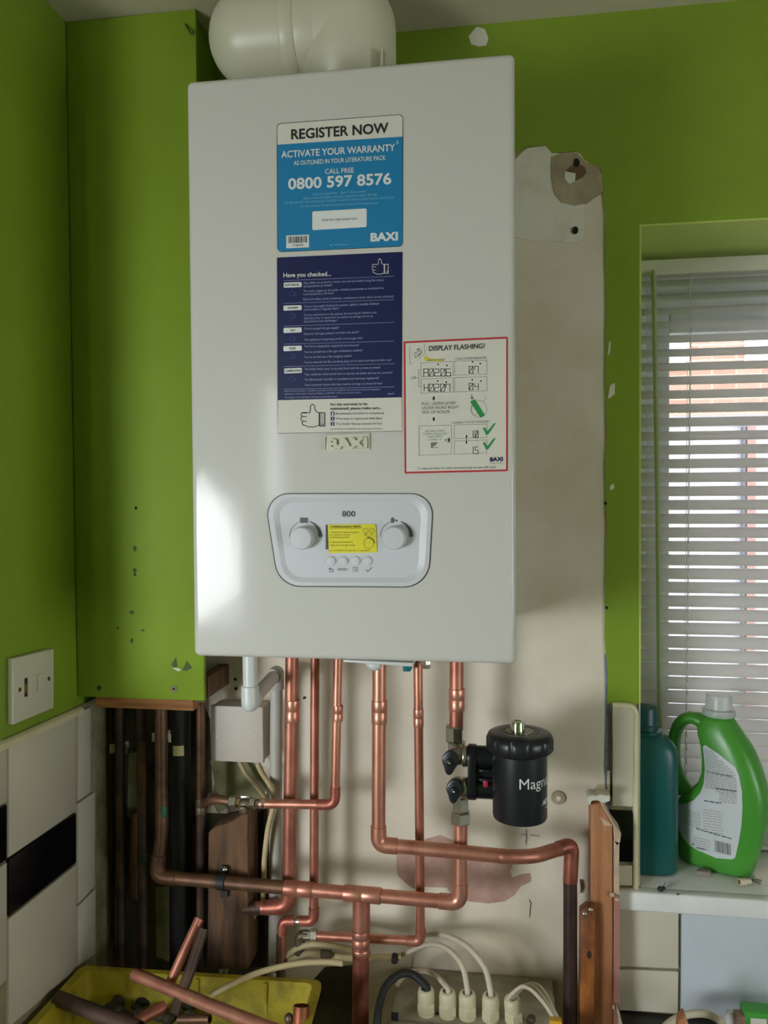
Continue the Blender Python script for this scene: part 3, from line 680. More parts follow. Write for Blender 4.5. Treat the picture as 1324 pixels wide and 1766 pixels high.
# --- pressure sticker (white with red border)
st3 = sticker('pressure_sticker', [C4(710, 87), C4(1250, 62), C4(1250, 760), C4(715, 773)], 2.2, redp)
prn(st3, 'sticker_face', paperw, lambda mb, y: flat(mb, rpoly([C4(719, 96), C4(1242, 72), C4(1241, 751), C4(724, 763)], 1.0, 3), y))
def f(mb, y):
    k = 3.0091
    T(mb, C4, 'DISPLAY FLASHING?', 841, 136, 1132, 122, 26, y, k, .018)
    for (cx, cy) in ((888, 205), (933, 211), (1066, 192), (1107, 202), (886, 292), (930, 298), (1065, 285), (1110, 292)): flat(mb, [C4(cx-5, cy-3), C4(cx+5, cy-4), C4(cx+4, cy+3), C4(cx, cy+6)], y)
    for s, x0, y0, x1, h in (('A02.06', 812, 266, 957, 38), ('0.7', 1047, 251, 1100, 36), ('H02.07', 814, 345, 954, 38), ('0.4', 1047, 337, 1100, 34), ('1.0', 1068, 584, 1098, 34), ('1.5', 1068, 669, 1098, 36)):
        seg7(mb, s, x0, y0, x1, h, y)
    for cx, cy in ((866, 382), (866, 490)): flat(mb, [C4(cx, cy-14), C4(cx+7, cy), C4(cx, cy+14), C4(cx-7, cy)], y)
    Lc(mb, C4, [(1064, 362), (1065, 386)], 3, k, y); Lc(mb, C4, [(1056, 376), (1065, 387), (1073, 375)], 2.5, k, y)
    Lc(mb, C4, [(1036, 576), (1036, 614)], 3, k, y)
    for s_ in (-1, 1): flat(mb, [C4(1036, 595+s_*26), C4(1042, 595+s_*12), C4(1030, 595+s_*12)], y)
    Lc(mb, C4, [(950, 586), (922, 599), (950, 612)], 2.5, k, y); flat(mb, [C4(945, 588), C4(952, 598), C4(945, 610), C4(938, 598)], y)
    for i, w in enumerate((34, 26, 22, 10, 12)): Lc(mb, C4, [(852, 614+6*i), (852+w, 613+6*i)], 4, k, y)
    T(mb, C4, 'bar', 872, 640, 890, 639, 8, y, k)
    flat(mb, [C4(778, 128), C4(790, 122), C4(793, 127), C4(780, 133)], y)
def seg7(mb, s, x0, yb, x1, h, y):
    SEG = {'0': 'abcdefx', '2': 'abged', '6': 'afgecd', '7': 'abcf', '5': 'afgcd', '4': 'fgbc', '1': 'bc', 'A': 'abcefg', 'H': 'bcefg'}
    adv = sum(0.12 if c == '.' else (0.45 if c == '1' else 1) for c in s); w = (x1-x0)/adv; x = x0
    for c in s:
        if c == '.': flat(mb, [C4(x-3, yb-3), C4(x+1, yb-3), C4(x+1, yb+1), C4(x-3, yb+1)], y); x += w*0.12; continue
        ww = w*0.78 if c != '1' else 0; sk = -0.04*w
        p = dict(a=((0, 0), (1, 0)), b=((1, 0), (1, .5)), c=((1, .5), (1, 1)), d=((0, 1), (1, 1)), e=((0, .5), (0, 1)), f=((0, 0), (0, .5)), g=((0, .5), (1, .5)), x=((0, 1), (1, 0)))
        for g in SEG[c]:
            a, b = p[g]; Lc(mb, C4, [(x+2+a[0]*ww, yb-h+a[1]*h-sk), (x+2+b[0]*ww, yb-h+b[1]*h-sk)], 3.2, 3.0091, y)
        x += w*(0.45 if c == '1' else 1)
prn(st3, 'black_lettering', inkk, f, YF-0.0011)
def f(mb, y):
    k = 3.0091
    T(mb, C4, 'ERROR CODE', 836, 190, 922, 185, 10, y, k); T(mb, C4, 'LOW SYSTEM PRESSURE', 978, 184, 1140, 176, 11, y, k, .004)
    for q in (((800, 198), (966, 191), (966, 264), (800, 270)), ((974, 190), (1142, 184), (1142, 256), (974, 262)), ((800, 282), (966, 275), (966, 350), (800, 356)), ((974, 275), (1142, 269), (1142, 343), (974, 349)),
              ((790, 526), (957, 521), (957, 672), (790, 678)), ((972, 521), (1142, 515), (1142, 586), (972, 591)), ((972, 604), (1142, 598), (1142, 667), (972, 672))): Lc(mb, C4, q, 1.6, k, y, True)
    T(mb, C4, 'OR', 748, 284, 776, 282, 14, y, k); Lc(mb, C4, [(778, 276), (788, 276)], 1.8, k, y); Lc(mb, C4, [(798, 234), (788, 235), (788, 322), (798, 321)], 1.8, k, y)
    T(mb, C4, 'PULL GREEN LEVER', 804, 418, 980, 413, 15, y, k, .004); T(mb, C4, 'UNDER FRONT RIGHT', 804, 440, 996, 435, 15, y, k, .004); T(mb, C4, 'SIDE OF BOILER', 804, 462, 950, 459, 15, y, k, .004)
    T(mb, C4, 'CORRECT SYSTEM PRESSURE', 960, 514, 1152, 507, 10, y, k)
    T(mb, C4, 'To view our How To video visit baxi.co.uk or scan QR code.', 780, 752, 1190, 744, 12, y, k, .004)
    Lc(mb, C4, [(1102+40*math.cos(a), 438+44*math.sin(a)) for a in np.linspace(0, 6.0, 18)], 1.5, k, y, True); Lc(mb, C4, [(1080+22*math.cos(a), 440+30*math.sin(a)) for a in np.linspace(0, 6.0, 14)], 1.2, k, y, True)
    Lc(mb, C4, [(1124, 400), (1134, 384), (1140, 372)], 1.5, k, y)
    Lc(mb, C4, [(742, 110), (742, 204), (756, 198)], 1.4, k, y); Lc(mb, C4, [(818, 92), (820, 150), (780, 186)], 1.2, k, y)
    Lc(mb, C4, [(766, 160), (770, 146), (800, 132), (803, 142), (797, 156), (772, 172)], 2.5, k, y, True); Lc(mb, C4, [(774, 158), (783, 152), (788, 158), (796, 146)], 2.5, k, y)
prn(st3, 'grey_lettering', inkg, f, YF-0.0011)
def f(mb, y):
    flat(mb, rpoly([C4(1054, 398), C4(1080, 386), C4(1132, 470), C4(1108, 483)], .6, 2), y)
    for cy in (540, 617): flat(mb, [C4(1120, cy-4), C4(1130, cy-8), C4(1144, cy+14), C4(1176, cy-26), C4(1190, cy-32), C4(1150, cy+28), C4(1138, cy+32)], y)
prn(st3, 'green_print', inkgr, f, YF-0.0012)
def f(mb, y):
    k = 3.0091
    for s, x0, x1, y0 in (('RELEASE WHEN', 822, 922, 558), ('SYSTEM PRESSURE', 810, 933, 573), ('IS BETWEEN', 834, 910, 587), ('1.0 AND 1.5', 838, 906, 602)): T(mb, C4, s, x0, y0, x1, y0-4, 9, y, k, .004)
prn(st3, 'dull_green_lettering', inkgd, f, YF-0.0011)
prn(st3, 'navy_lettering', navy, lambda mb, y: (T(mb, C4, 'BAXI', 1157, 709, 1225, 706, 22, y, 3.0091, .05), T(mb, C4, 'Time to relax', 1160, 722, 1222, 719, 6, y, 3.0091)), YF-0.0011)
prn(st3, 'yellow_print', mat('pale_yellow_print', srgb(214, 200, 80), .5), lambda mb, y: flat(mb, [C4(812, 168), C4(826, 160), C4(850, 176), C4(920, 180), C4(921, 190), C4(822, 190)], y), YF-0.00095)

# --- raised badge
bd = MB().prism([P(u, v, YF-0.0012) for u, v in rpoly([(558.5, 750), (637, 747), (637, 775.5), (558.5, 778)], 2.5, 4)], (0, 0.0014, 0)).build('badge', badgem, boiler, bevel=0.0005)
def rim(name, out, inn, y0, y1, m, parent):
    n = len(out); mb = MB(); A = [P(u, v, y0) for u, v in out]; B = [P(u, v, y0) for u, v in inn]; A2 = [P(u, v, y1) for u, v in out]; B2 = [P(u, v, y1) for u, v in inn]
    fs = []
    for i in range(n):
        j = (i+1) % n; fs += [(i, j, n+j, n+i), (i, 2*n+i, 2*n+j, j), (n+i, n+j, 3*n+j, 3*n+i)]
    return mb.add(A+B+A2+B2, fs).build(name, m, parent)
o_ = rpoly([(558.5, 750), (637, 747), (637, 775.5), (558.5, 778)], 2.5, 4); i_ = rpoly([(561, 752.3), (634.5, 749.5), (634.5, 773), (561, 775.5)], 1.5, 4)
rim('badge_rim', o_, i_, YF-0.0028, YF-0.0010, badgem, bd)
mb = MB(); tmp = MB(); text(tmp, 'BAXI', 564.5, 774.2, 633.5, 771.5, 19, YF-0.0046, .055)
vv = np.array(tmp.v); n = len(vv); mb.add(list(vv)+[p+np.array([0, 0.0038, 0]) for p in vv], list(tmp.f)+[])
ecount = {}
for fc in tmp.f:
    for i in range(len(fc)):
        e = (fc[i], fc[(i+1) % len(fc)]); ecount[e] = ecount.get(e, 0)+1
for (a, b) in ecount:
    if (b, a) not in ecount: mb.f.append((a, a+n, b+n, b)); mb.sm.append(False)
mb.build('raised_letters', badgem, bd)

# --- control panel: raised rim and recessed face
out = rpoly([(456, 851.5), (747, 851.5), (738, 1012), (481, 1010.5)], [36, 36, 44, 44], 9)
inn = rpoly([(466, 858), (739, 858), (730.5, 1005), (489, 1004)], [32, 32, 38, 38], 9)
fac = rpoly([(478, 866), (727, 866), (719.5, 996.5), (497, 996)], [26, 26, 30, 30], 9)
gap = rpoly([(454.6, 850.4), (748.4, 850.4), (739.4, 1013.6), (479.6, 1012)], [37, 37, 45, 45], 9)
cp = MB(); n = len(out)
lay = [[P(u, v, yy) for u, v in q] for q, yy in ((gap, YF-0.0002), (out, YF-0.0026), (inn, YF-0.0030), (fac, YF+0.0042))]
cpo = MB().prism([P(u, v, YF-0.0003) for u, v in gap], (0, 0.0002, 0)).build('panel_gap', inkk, boiler)
lay[0] = [P(u, v, YF+0.0004) for u, v in out]
lay.insert(1, None); lay[1] = [P(u, v, YF-0.0018) for u, v in out]; lay[2] = [P(*(np.array(a)*0.85+np.array(b)*0.15), YF-0.0030) for a, b in zip(out, inn)]
lay[4] = [P(u, v, YF+0.0002*0-0.0005) for u, v in fac]
fs = []
for k in range(4):
    for i in range(n): j = (i+1) % n; fs.append((k*n+i, k*n+j, (k+1)*n+j, (k+1)*n+i))
fs.append(tuple(4*n+i for i in range(n)))
cp.add([p for l in lay for p in l], fs); panel = cp.build('control_panel', panelw, boiler, solid=False)
YR = YF-0.0005
def knob(cu, cv):
    c = P(cu, cv, YR); r = 0.0152
    kb = MB().lathe(c, (0, -1, 0), [(r, 0), (r*1.0, 0.004), (r*0.97, 0.0135), (r*0.93, 0.0155), (r*0.88, 0.0163), (r*0.85, 0.01635), (0.0005, 0.01635)], 40).build('knob', panelw, panel)
    return kb
for cu, cv in ((523.5, 927.5), (681.5, 927.0)): knob(cu, cv)
def f(mb, y):
    k = 3.7829
    for cx in (368, 960):
        line(mb, [C5(cx+(u-0), v) for u, v in [(106*math.cos(a), 702-106*math.sin(a)) for a in np.linspace(math.radians(180), math.radians(114), 12)]], 0.9, y)
        a = np.linspace(math.radians(76), math.radians(0), 12); n_ = len(a)
        po = [C5(cx+108*math.cos(t), 703-106*math.sin(t)) for t in a]; pi_ = [C5(cx+(103-i*1.5-6)*math.cos(t), 703-(103-i*1.6-2)*math.sin(t)) for i, t in enumerate(a)]
        for i in range(n_-1): flat(mb, [po[i], po[i+1], pi_[i+1], pi_[i]], y)
    for i in range(5): flat(mb, [C5(330+i*11, 578), C5(339+i*11, 578), C5(339+i*11, 612), C5(330+i*11, 612)], y)
    flat(mb, [C5(922, 580), C5(944, 580), C5(944, 590), C5(966, 590), C5(966, 606), C5(958, 606), C5(958, 600), C5(944, 600), C5(944, 612), C5(922, 612)], y)
    flat(mb, [C5(930, 574), C5(938, 574), C5(938, 580), C5(930, 580)], y)
    T(mb, C5, '800', 604, 570, 692, 570, 38, y, k, .03)
    T(mb, C5, 'RESET', 577, 922, 644, 922, 14, y, k, .01)
    Lc(mb, C5, [(532, 903), (518, 913), (532, 922)], 4, k, y); Lc(mb, C5, [(520, 912), (540, 912), (549, 918), (549, 926), (541, 931), (520, 931)], 4, k, y)
    for yy in (904, 915, 927): Lc(mb, C5, [(674, yy), (679, yy)], 4, k, y); Lc(mb, C5, [(684, yy), (708, yy)], 4, k, y)
    Lc(mb, C5, [(760, 917), (773, 930), (798, 902)], 5, k, y)
prn(panel, 'panel_markings', inkg, f, YR-0.0003)
MB().prism([P(u, v, YR-0.001) for u, v in ((561.5, 905), (566, 905), (566, 947.5), (561.5, 947.5))], (0, 0.001, 0)).build('display', lcd, panel)
ys = MB().prism([P(u, v, YR-0.0012) for u, v in rpoly([(565, 905), (648, 904), (650, 953), (567, 954)], [1, 3, 3, 3], 4)], (0, 0.0011, 0)).build('commissioning_sticker', yel, panel)
def f(mb, y):
    k = 3.7829
    T(mb, C5, 'COMMISSIONING MENU', 520, 645, 728, 643, 15, y, k, .02); Lc(mb, C5, [(520, 651), (730, 648)], 2, k, y)
    for s, x0, yy, x1 in (('1. Hold these 2 buttons together', 524, 678, 716), ('and release to activate', 524, 694, 656), ('commissioning mode.', 524, 710, 652), ('2. Adjust potentiometer to', 524, 742, 676), ('toggle Low and High setting.', 524, 762, 690), ('0.1 = min DHW  0 = max CH  0 = max DHW', 522, 797, 788)): T(mb, C5, s, x0, yy, x1, yy, 11, y, k)
    for cx in (758, 798): line(mb, [C5(cx+16*math.cos(a), 663+16*math.sin(a)) for a in np.linspace(0, 2*PI, 15)], .6, y)
    line(mb, [C5(778+33*math.cos(a), 745+33*math.sin(a)) for a in np.linspace(0, 2*PI, 22)], .7, y)
    a = np.linspace(-1.3, 0, 7)
    for i in range(6): flat(mb, [C5(778+40*math.cos(a[i]), 745+40*math.sin(a[i])), C5(778+40*math.cos(a[i+1]), 745+40*math.sin(a[i+1])), C5(778+33*math.cos(a[i+1]), 745+33*math.sin(a[i+1])), C5(778+33*math.cos(a[i]), 745+33*math.sin(a[i]))], y)
    Lc(mb, C5, [(752, 684), (764, 684), (764, 692), (750, 692)], 3, k, y); T(mb, C5, 'Reset', 788, 693, 806, 692, 7, y, k)
    flat(mb, [C5(766, 702), C5(788, 702), C5(788, 710), C5(766, 710)], y)
prn(ys, 'sticker_lettering', inky, f, YR-0.0014)
for cu in (571, 592, 613, 634): MB().lathe(P(cu, 967.5, YR), (0, -1, 0), [(0.0062, 0), (0.0062, 0.0012), (0.0057, 0.002), (0.0053, 0.0021), (0.0003, 0.0021)], 24).build('push_button', panelw, panel)
# --- underside fittings
MB().prism([P(592, 1138, -0.30), P(592, 1142, -0.30), P(712, 1150, -0.30), P(712, 1143, -0.30)], (0, 0.06, 0)).build('bottom_tray', pvcw, boiler, bevel=0.001)
MB().ball(P(645, 1146, -0.24), 0.011, sq=(1.1, 1, 0.8)).build('tray_screw_boss', pvcw, boiler)
c_ = P(722, 1150, -0.10); MB().hexnut((c_[0], -0.10, ZB+0.006), (c_[0], -0.10, ZB-0.034), 0.014).build('isolating_nut', brass, boiler)
c_ = P(703, 1152, -0.12); MB().box(c_+np.array([-0.007, -0.01, -0.004]), c_+np.array([0.006, 0.01, 0.02])).build('filling_lever', mat('teal_lever', srgb(20, 110, 110), 0.35), boiler, bevel=0.002)
c_ = P(735, 1148, -0.12); MB().hexnut((c_[0], -0.12, ZB+0.006), (c_[0], -0.12, c_[2]-0.004), 0.008).build('drain_screw', nickel, boiler)

# ================================================================== FLUE ELBOW ON TOP
YE = -0.155; c1 = P(437, 62, YE); c2 = P(602, 62, YE); FR = 0.0715; zt_ = ZB+BH+0.0004
c1[2] = c2[2] = (c1[2]+c2[2])/2; c1[1] = c2[1] = YE
flue = thing('flue_elbow', (c2[0], YE, zt_), 'white plastic flue elbow rising from the top of the boiler', 'flue')
hp = [(FR*math.sin(t*PI/2/9)*1.0, -FR*math.cos(t*PI/2/9)*0.95) for t in range(0, 9)]+[(FR, 0)]
hp[0] = (0.0008, hp[0][1]); L_ = c2[0]-c1[0]
fb = MB(); fb.lathe(c1, (1, 0, 0), hp+[(FR, L_)], 40, True, False); fb.ball(c2, FR, 40, 20); fb.lathe((c2[0], YE, zt_), (0, 0, 1), [(FR*1.0, 0), (FR, c2[2]-zt_)], 40, True, False)
fb.build('elbow_body', flue_m, flue, solid=False)
for u0, u1, dr in ((463, 489, 0.0016), (489, 522, 0.0006)):
    a, b = P(u0, 62, YE-FR)[0]+0.012, P(u1, 62, YE-FR)[0]+0.012
    MB().lathe((a, YE, c1[2]), (1, 0, 0), [(FR-0.001, 0), (FR+dr*0.6, 0.0006), (FR+dr, 0.002), (FR+dr, b-a-0.002), (FR+dr*0.4, b-a-0.0005), (FR-0.001, b-a)], 40, False, False).build('clamp_band', flue_m, flue)
s_ = P(491, 9, YE-FR*0.80); MB().lathe(s_+np.array([0, 0.006, 0]), (0.0, -1, 0.5), [(0.0050, 0), (0.0050, 0.0085), (0.0036, 0.0095), (0.0024, 0.0095), (0.0020, 0.0075), (0.0003, 0.0075)], 14).build('clamp_screw', dullmetal, flue)
for u0, u1, v0 in ((601, 613, 94), (648, 658, 89)):
    mb = MB(); a = P(u1, v0, YE-FR*0.90); z_ = zt_
    mb.prism([(a[0]-0.010, YE-FR*0.99, z_), (a[0]+0.002, YE-FR*0.99, z_), (a[0]+0.002, YE-FR*0.9, a[2]+0.006), (a[0]+0.0, YE-FR*0.9, a[2]+0.006)], (0, 0.02, 0)); mb.build('gusset', flue_m, flue)

# ================================================================== GREEN PIPE BOXING ON THE LEFT
YX = -0.125; bz = P(240, 1205, YX)[2]; bx1 = P(348.5, 900, YX)[0]
bxg = thing('pipe_boxing', (-0.19, YX, bz), 'green painted pipe boxing between the left wall and the boiler', 'boxing')
MB().box((XL+0.0015, YX, bz), (bx1, YX+0.010, CEIL-0.001)).build('front_board', greenbox, bxg, bevel=0.0015)
MB().box((bx1-0.020, YX+0.0105, ZB-0.01), (bx1-0.008, -0.004, CEIL-0.001)).build('side_board', greenbox, bxg)
MB().box((P(160, 1210, YX)[0], YX+0.0105, P(200, 1221, YX+.01)[2]), (bx1-0.024, YX+0.035, bz+0.03)).build('bottom_batten', woode, bxg)
MB().box((bx1-0.022, YX+0.0105, bz-0.006), (bx1-0.003, YX+0.016, ZB+0.02)).build('corner_batten', woodd, bxg)
sz1 = P(398, 1140, -0.004)[2]; sz0 = P(398, 1170, -0.004)[2]
MB().box((bx1-0.020, YX+0.017, bz), (bx1-0.001, -0.003, bz+0.035)).build('side_batten', woodd, bxg)
def scr(u, v, r, parent, y, m=dullmetal):
    c = P(u, v, y); a = MB().lathe(c, (0, -1, 0), [(r*1.45, 0.0002), (r*1.35, 0.0008), (r, 0.0004)], 16).build('screw_cup', greenbox, parent)
    MB().lathe(c, (0, -1, 0), [(r, 0.0003), (r*0.9, 0.0012), (0.0003, 0.0014)], 14).build('screw', m, parent)
    MB().lathe(c, (0, -1, 0), [(r*0.42, 0.001), (r*0.40, 0.0018)], 6).build('screw_slot', holem, parent)
scr(171.5, 1186, 0.0048, bxg, YX); scr(300, 1188, 0.0056, bxg, YX)
def hole(u, v, ru, rv, parent, y, m=holem, name='screw_hole'):
    MB().prism([P(u+ru*math.cos(a*PI/6), v+rv*math.sin(a*PI/6), y-0.0006) for a in range(12)], (0, 0.0005, 0)).build(name, m, parent)
dgr = mat('dark_green_chip', srgb(64, 84, 24), 0.7)
for u, v, a, b, m in ((234, 876, 2.0, 3, holem), (232, 946, 2.8, 5, dgr), (232, 984, 3.2, 4.4, dgr), (232.5, 991, 1.8, 2.2, holem), (227, 1056, 3.6, 3.6, dgr), (227, 1105, 2.6, 4.6, dgr), (203, 1083, 2.2, 2.4, dgr), (246, 1087, 3, 2, dgr)):
    hole(u, v, a, b, bxg, YX, m)
hole(234, 877, 1.3, 1.8, bxg, YX-0.0004)
wp = mat('white_chip', srgb(204, 200, 176), 0.6)
MB().prism([P(u, v, YX-0.0009) for u, v in ((297, 1151), (306, 1152), (313, 1155), (308, 1158), (304, 1156), (300, 1154))], (0, 0.0008, 0)).build('paint_chip', wp, bxg)
MB().prism([P(u, v, YX-0.0008) for u, v in ((303, 1134), (305, 1150), (298, 1154), (296, 1144))], (0, 0.0007, 0)).build('paint_chip', dgr, bxg)
MB().prism([P(u, v, YX-0.0008) for u, v in ((322, 1140), (330, 1152), (322, 1157), (314, 1156))], (0, 0.0007, 0)).build('paint_chip', dgr, bxg)
hk = [P(320, 42, YX-0.001), P(324, 50, YX-0.006), P(330, 58, YX-0.010), P(333, 58, YX-0.012), P(333, 53, YX-0.012)]
MB().tube(smooth_path(hk, 5), 0.0016, 8).build('cup_hook', mat('green_painted_hook', srgb(60, 84, 20), 0.5), bxg)

# ================================================================== FUSED SPUR ON THE LEFT WALL
XS = XL+0.011
sp = thing('fused_spur', tuple(PX(58, 1185, XL)), 'white fused spur switch plate on the green wall above the tiles', 'switch')
def sq(pix, x, t): return MB().prism([PX(u, v, x) for u, v in pix], (-t, 0, 0))
MB().prism([PX(u, v, XS) for u, v in ((23, 1136), (93, 1118), (93, 1221), (23, 1250))], (-0.0105, 0, 0)).build('plate', spurw, sp, bevel=0.0015)
sq([(48.5, 1168), (64.5, 1164), (64.5, 1197), (48.5, 1202)], XS+0.0018, 0.0022).build('fuse_carrier', spurw, sp, bevel=0.0006)
sq([(66, 1164), (77, 1161), (77, 1190), (66, 1194.5)], XS+0.0028, 0.0032).build('rocker', spurw, sp, bevel=0.0008)
fh = sq([(43, 1170), (48, 1169), (48, 1200.5), (43, 1202)], XS+0.0007, 0.001).build('fuse_slot', inkk, sp)
sq([(43.4, 1180), (47.6, 1179), (47.6, 1194), (43.4, 1195)], XS+0.0014, 0.001).build('fuse_clip', brass, sp)
for u, v in ((34, 1189.5), (84, 1170.5)):
    c = PX(u, v, XS); MB().lathe(c, (1, 0, 0), [(0.0036, -0.001), (0.0034, 0.0007), (0.0004, 0.001)], 16).build('plate_screw', dullmetal, sp)
    MB().lathe(c, (1, 0, 0), [(0.0020, 0.0006), (0.0018, 0.0013)], 6).build('screw_slot', inkk, sp)

# ================================================================== PIPES
def sleeve(root, p, d, r, L, m=copper, name='coupling', stop=True):
    """a soldered coupling: slightly wider tube with a register groove and end rims"""
    d = np.array(d, float); d /= np.linalg.norm(d); p = np.array(p, float)-d*L/2; R = r*1.13
    return MB().lathe(p, d, [(r, 0), (R*0.97, 0.0003), (R, 0.0012), (R, L*0.46), (R*0.965, L*0.48), (R*0.965, L*0.52), (R, L*0.54), (R, L-0.0012), (R*0.97, L-0.0003), (r, L)], 20, False, False).build(name, m, root)
def elbow(root, a, c, b, r, m=copper, bend=None, leg=None, name='elbow'):
    """90 degree end-feed elbow with sockets: corner c, legs towards a and b"""
    a, c, b = [np.array(q, float) for q in (a, c, b)]; R = r*1.14; bend = bend or 2.0*r; leg = leg or 3.9*r
    da = (a-c)/np.linalg.norm(a-c); db = (b-c)/np.linalg.norm(b-c)
    pts = arc_path([c+da*leg, c, c+db*leg], bend, 9); n = len(pts)
    rs = [R]*n; pts = [pts[0]-da*0+da*0.0004]+pts+[pts[-1]+db*0.0004]; rs = [r*1.0]+rs+[r*1.0]
    return MB().tube(pts, R, 20, False, rs).build(name, m, root)
def straight(root, pts, r, m, name='pipe_length', bend=None, seg=20):
    q = arc_path(pts, bend, 8) if bend else [np.array(p, float) for p in pts]
    return MB().tube(q, r, seg).build(name, m, root)
def prun(name, loc, label, cat='pipe', group=None): return thing(name, tuple(loc), label, cat, group)
R22, R15 = 0.011, 0.0075
def V(u0, v0, u1, v1, y): return P(u0, v0, y), P(u1, v1, y)
zi = ZB+0.02
def top(u, v, y): p = P(u, v, y); p[2] = ZB-0.001; return p

# A: far-left 22 mm pipe
YA = -0.078; a0 = top(504.5, 1135, YA); a1 = P(498, 1563, YA); a2 = P(425, 1567, YA)
A = prun('copper_pipe', a0, 'wide copper pipe, leftmost of those under the boiler, ending in a leftward elbow')
straight(A, [a0, a1, a2], R22, copper2, bend=0.022)
sleeve(A, P(504, 1226, YA), a1-a0, R22, P(504, 1207, YA)[2]-P(504, 1246, YA)[2])
elbow(A, a0, a1, a2, R22, fluxed); straight(A, [P(452, 1566, YA), P(420, 1567, YA)], R22*1.02, darkcop, 'dark_pipe_end')
# B: 15 mm pipe
YBB = -0.078; b0 = top(544, 1135, YBB); b1 = P(541, 1589, YBB); b2 = P(487, 1588, YBB); b3 = P(484, 1690, YBB)
B = prun('copper_pipe', b0, 'narrow copper pipe second from left under the boiler, jogging left behind the horizontal pipe')
straight(B, [b0, b1, b2, b3], R15, copper2, bend=0.016); elbow(B, b0, b1, b2, R15, fluxed, leg=0.024); elbow(B, b1, b2, b3, R15, fluxed, leg=0.022)
sleeve(B, P(511, 1588.5, YBB), b2-b1, R15, 0.018, nickel, 'solder_sleeve'); straight(B, [P(484.5, 1612, YBB), P(484, 1700, YBB)], R15*1.05, oldcop, 'dark_pipe_end')
# C: 15 mm gas style pipe into the stopcock
YC = -0.112; c0 = top(584, 1135, YC); c1_ = P(577.5, 1388, YC); c2_ = P(448, 1386, YC)
Cc = prun('copper_pipe', c0, 'narrow copper pipe third from left under the boiler, turning left to the old valve')
straight(Cc, [c0, c1_, c2_], R15, copper, bend=0.016); sleeve(Cc, P(582.5, 1230, YC), c1_-c0, R15, 0.026); elbow(Cc, c0, c1_, c2_, R15, fluxed)
# stopcock and its old nickel fittings
def hx(root, p, d, r, L, m, name): 
    d = np.array(d, float)/np.linalg.norm(d); p = np.array(p); return MB().hexnut(p-d*L/2, p+d*L/2, r).build(name, m, root)
X1 = np.array([1.0, 0, 0.0]); dx = (c1_-c2_)/np.linalg.norm(c1_-c2_)
vl = thing('stopcock_valve', tuple(P(424, 1385, YC)), 'small nickel stopcock with hex nuts beside the wooden post', 'valve')
hx(vl, P(455, 1386, YC), dx, 0.0088, 0.006, nickel, 'compression_nut'); hx(vl, P(448, 1386, YC), dx, 0.0075, 0.013, dullmetal, 'thread_collar')
hx(vl, P(436, 1385, YC), dx, 0.0095, 0.009, nickel, 'compression_nut'); MB().ball(P(424, 1386, YC), 0.0125, sq=(1.1, 1, 0.95)).build('valve_body', dullmetal, vl)
MB().lathe(P(424, 1390, YC), (0, -1, -0.15), [(0.0075, 0.008), (0.0072, 0.016), (0.0045, 0.0175), (0.004, 0.016)], 18).build('spindle', dullmetal, vl)
MB().box(P(416, 1378, YC)+np.array([0, -.004, 0]), P(432, 1372, YC)+np.array([0, .004, 0])).build('spindle_slot_bar', nickel, vl, bevel=0.001)
hx(vl, P(413, 1384, YC), dx, 0.0085, 0.008, brass, 'valve_collar'); hx(vl, P(402.5, 1384, YC), dx, 0.0118, 0.0125, nickel, 'union_nut')
MB().tube([P(397, 1382, YC), P(372, 1378, YC), P(349, 1386, -0.072)], R15, 14).build('tail_pipe', oldcop, vl); hx(vl, P(367, 1376, -0.098), P(372, 1378, YC)-P(349, 1386, -0.072), 0.0108, 0.014, dullmetal, 'old_nut')
# D: 22 mm pipe that crosses to the right
YD = -0.136; d0 = top(654.5, 1140, YD); d1 = P(652.5, 1457, YD); d2 = P(878, 1477.5, YD); d3 = P(984, 1461, -0.058); d4 = P(983, 1520, -0.058); d5 = P(983, 1800, -0.058)
D = prun('copper_pipe', d0, 'wide copper pipe that elbows right under the filter and drops beside the timber')
straight(D, [d0, d1, P(700, 1460.5, YD), d2], R22, copper, bend=[0.022, 0.0001])
q = [P(860, 1476.2, YD), d2, P(920, 1476, -0.120), P(952, 1467.5, -0.085), P(975, 1460.5, -0.062)]
MB().tube(smooth_path(q, 8), R22, 20).build('bent_pipe', copper2, D)
MB().tube(arc_path([P(962, 1464, -0.073), P(986, 1456, -0.058), P(983, 1520, -0.058)], 0.020, 10), R22*1.08, 20).build('elbow', fluxed, D)
straight(D, [P(983, 1512, -0.058), d5], R22*1.02, paintedcop, 'painted_pipe')
sleeve(D, P(654, 1227, YD), d1-d0, R22, P(654, 1210, YD)[2]-P(654, 1250, YD)[2]); elbow(D, d0, d1, P(720, 1462, YD), R22, copper, leg=0.030)
# E: 15 mm pipe
YE_ = -0.074; e0 = P(720.5, 1158, -0.10); e1 = P(725, 1623.5, YE_); e2 = P(546, 1613.5, YE_)
E_ = prun('copper_pipe', e0, 'narrow copper pipe under the brass nut, turning left behind the tee pipe at the bottom')
straight(E_, [(e0[0], -0.10, ZB-0.03), P(721.5, 1240, -0.098), e1, e2], R15, copper, bend=[0.3, 0.016]); sleeve(E_, P(721.5, 1238, -0.098), (0, 0.02, -1), R15, 0.030)
elbow(E_, e0, e1, e2, R15, copper2, leg=0.022); de = e1-e2
hx(E_, P(541, 1613.5, YE_), de, 0.0108, 0.012, nickel, 'compression_nut'); hx(E_, P(529, 1613, YE_), de, 0.009, 0.013, nickel, 'compression_body'); MB().tube(arc_path([P(532, 1613, YE_), P(517, 1612, YE_), P(517, 1645, YE_)], 0.012), 0.0085, 14).build('elbow', dullmetal, E_)
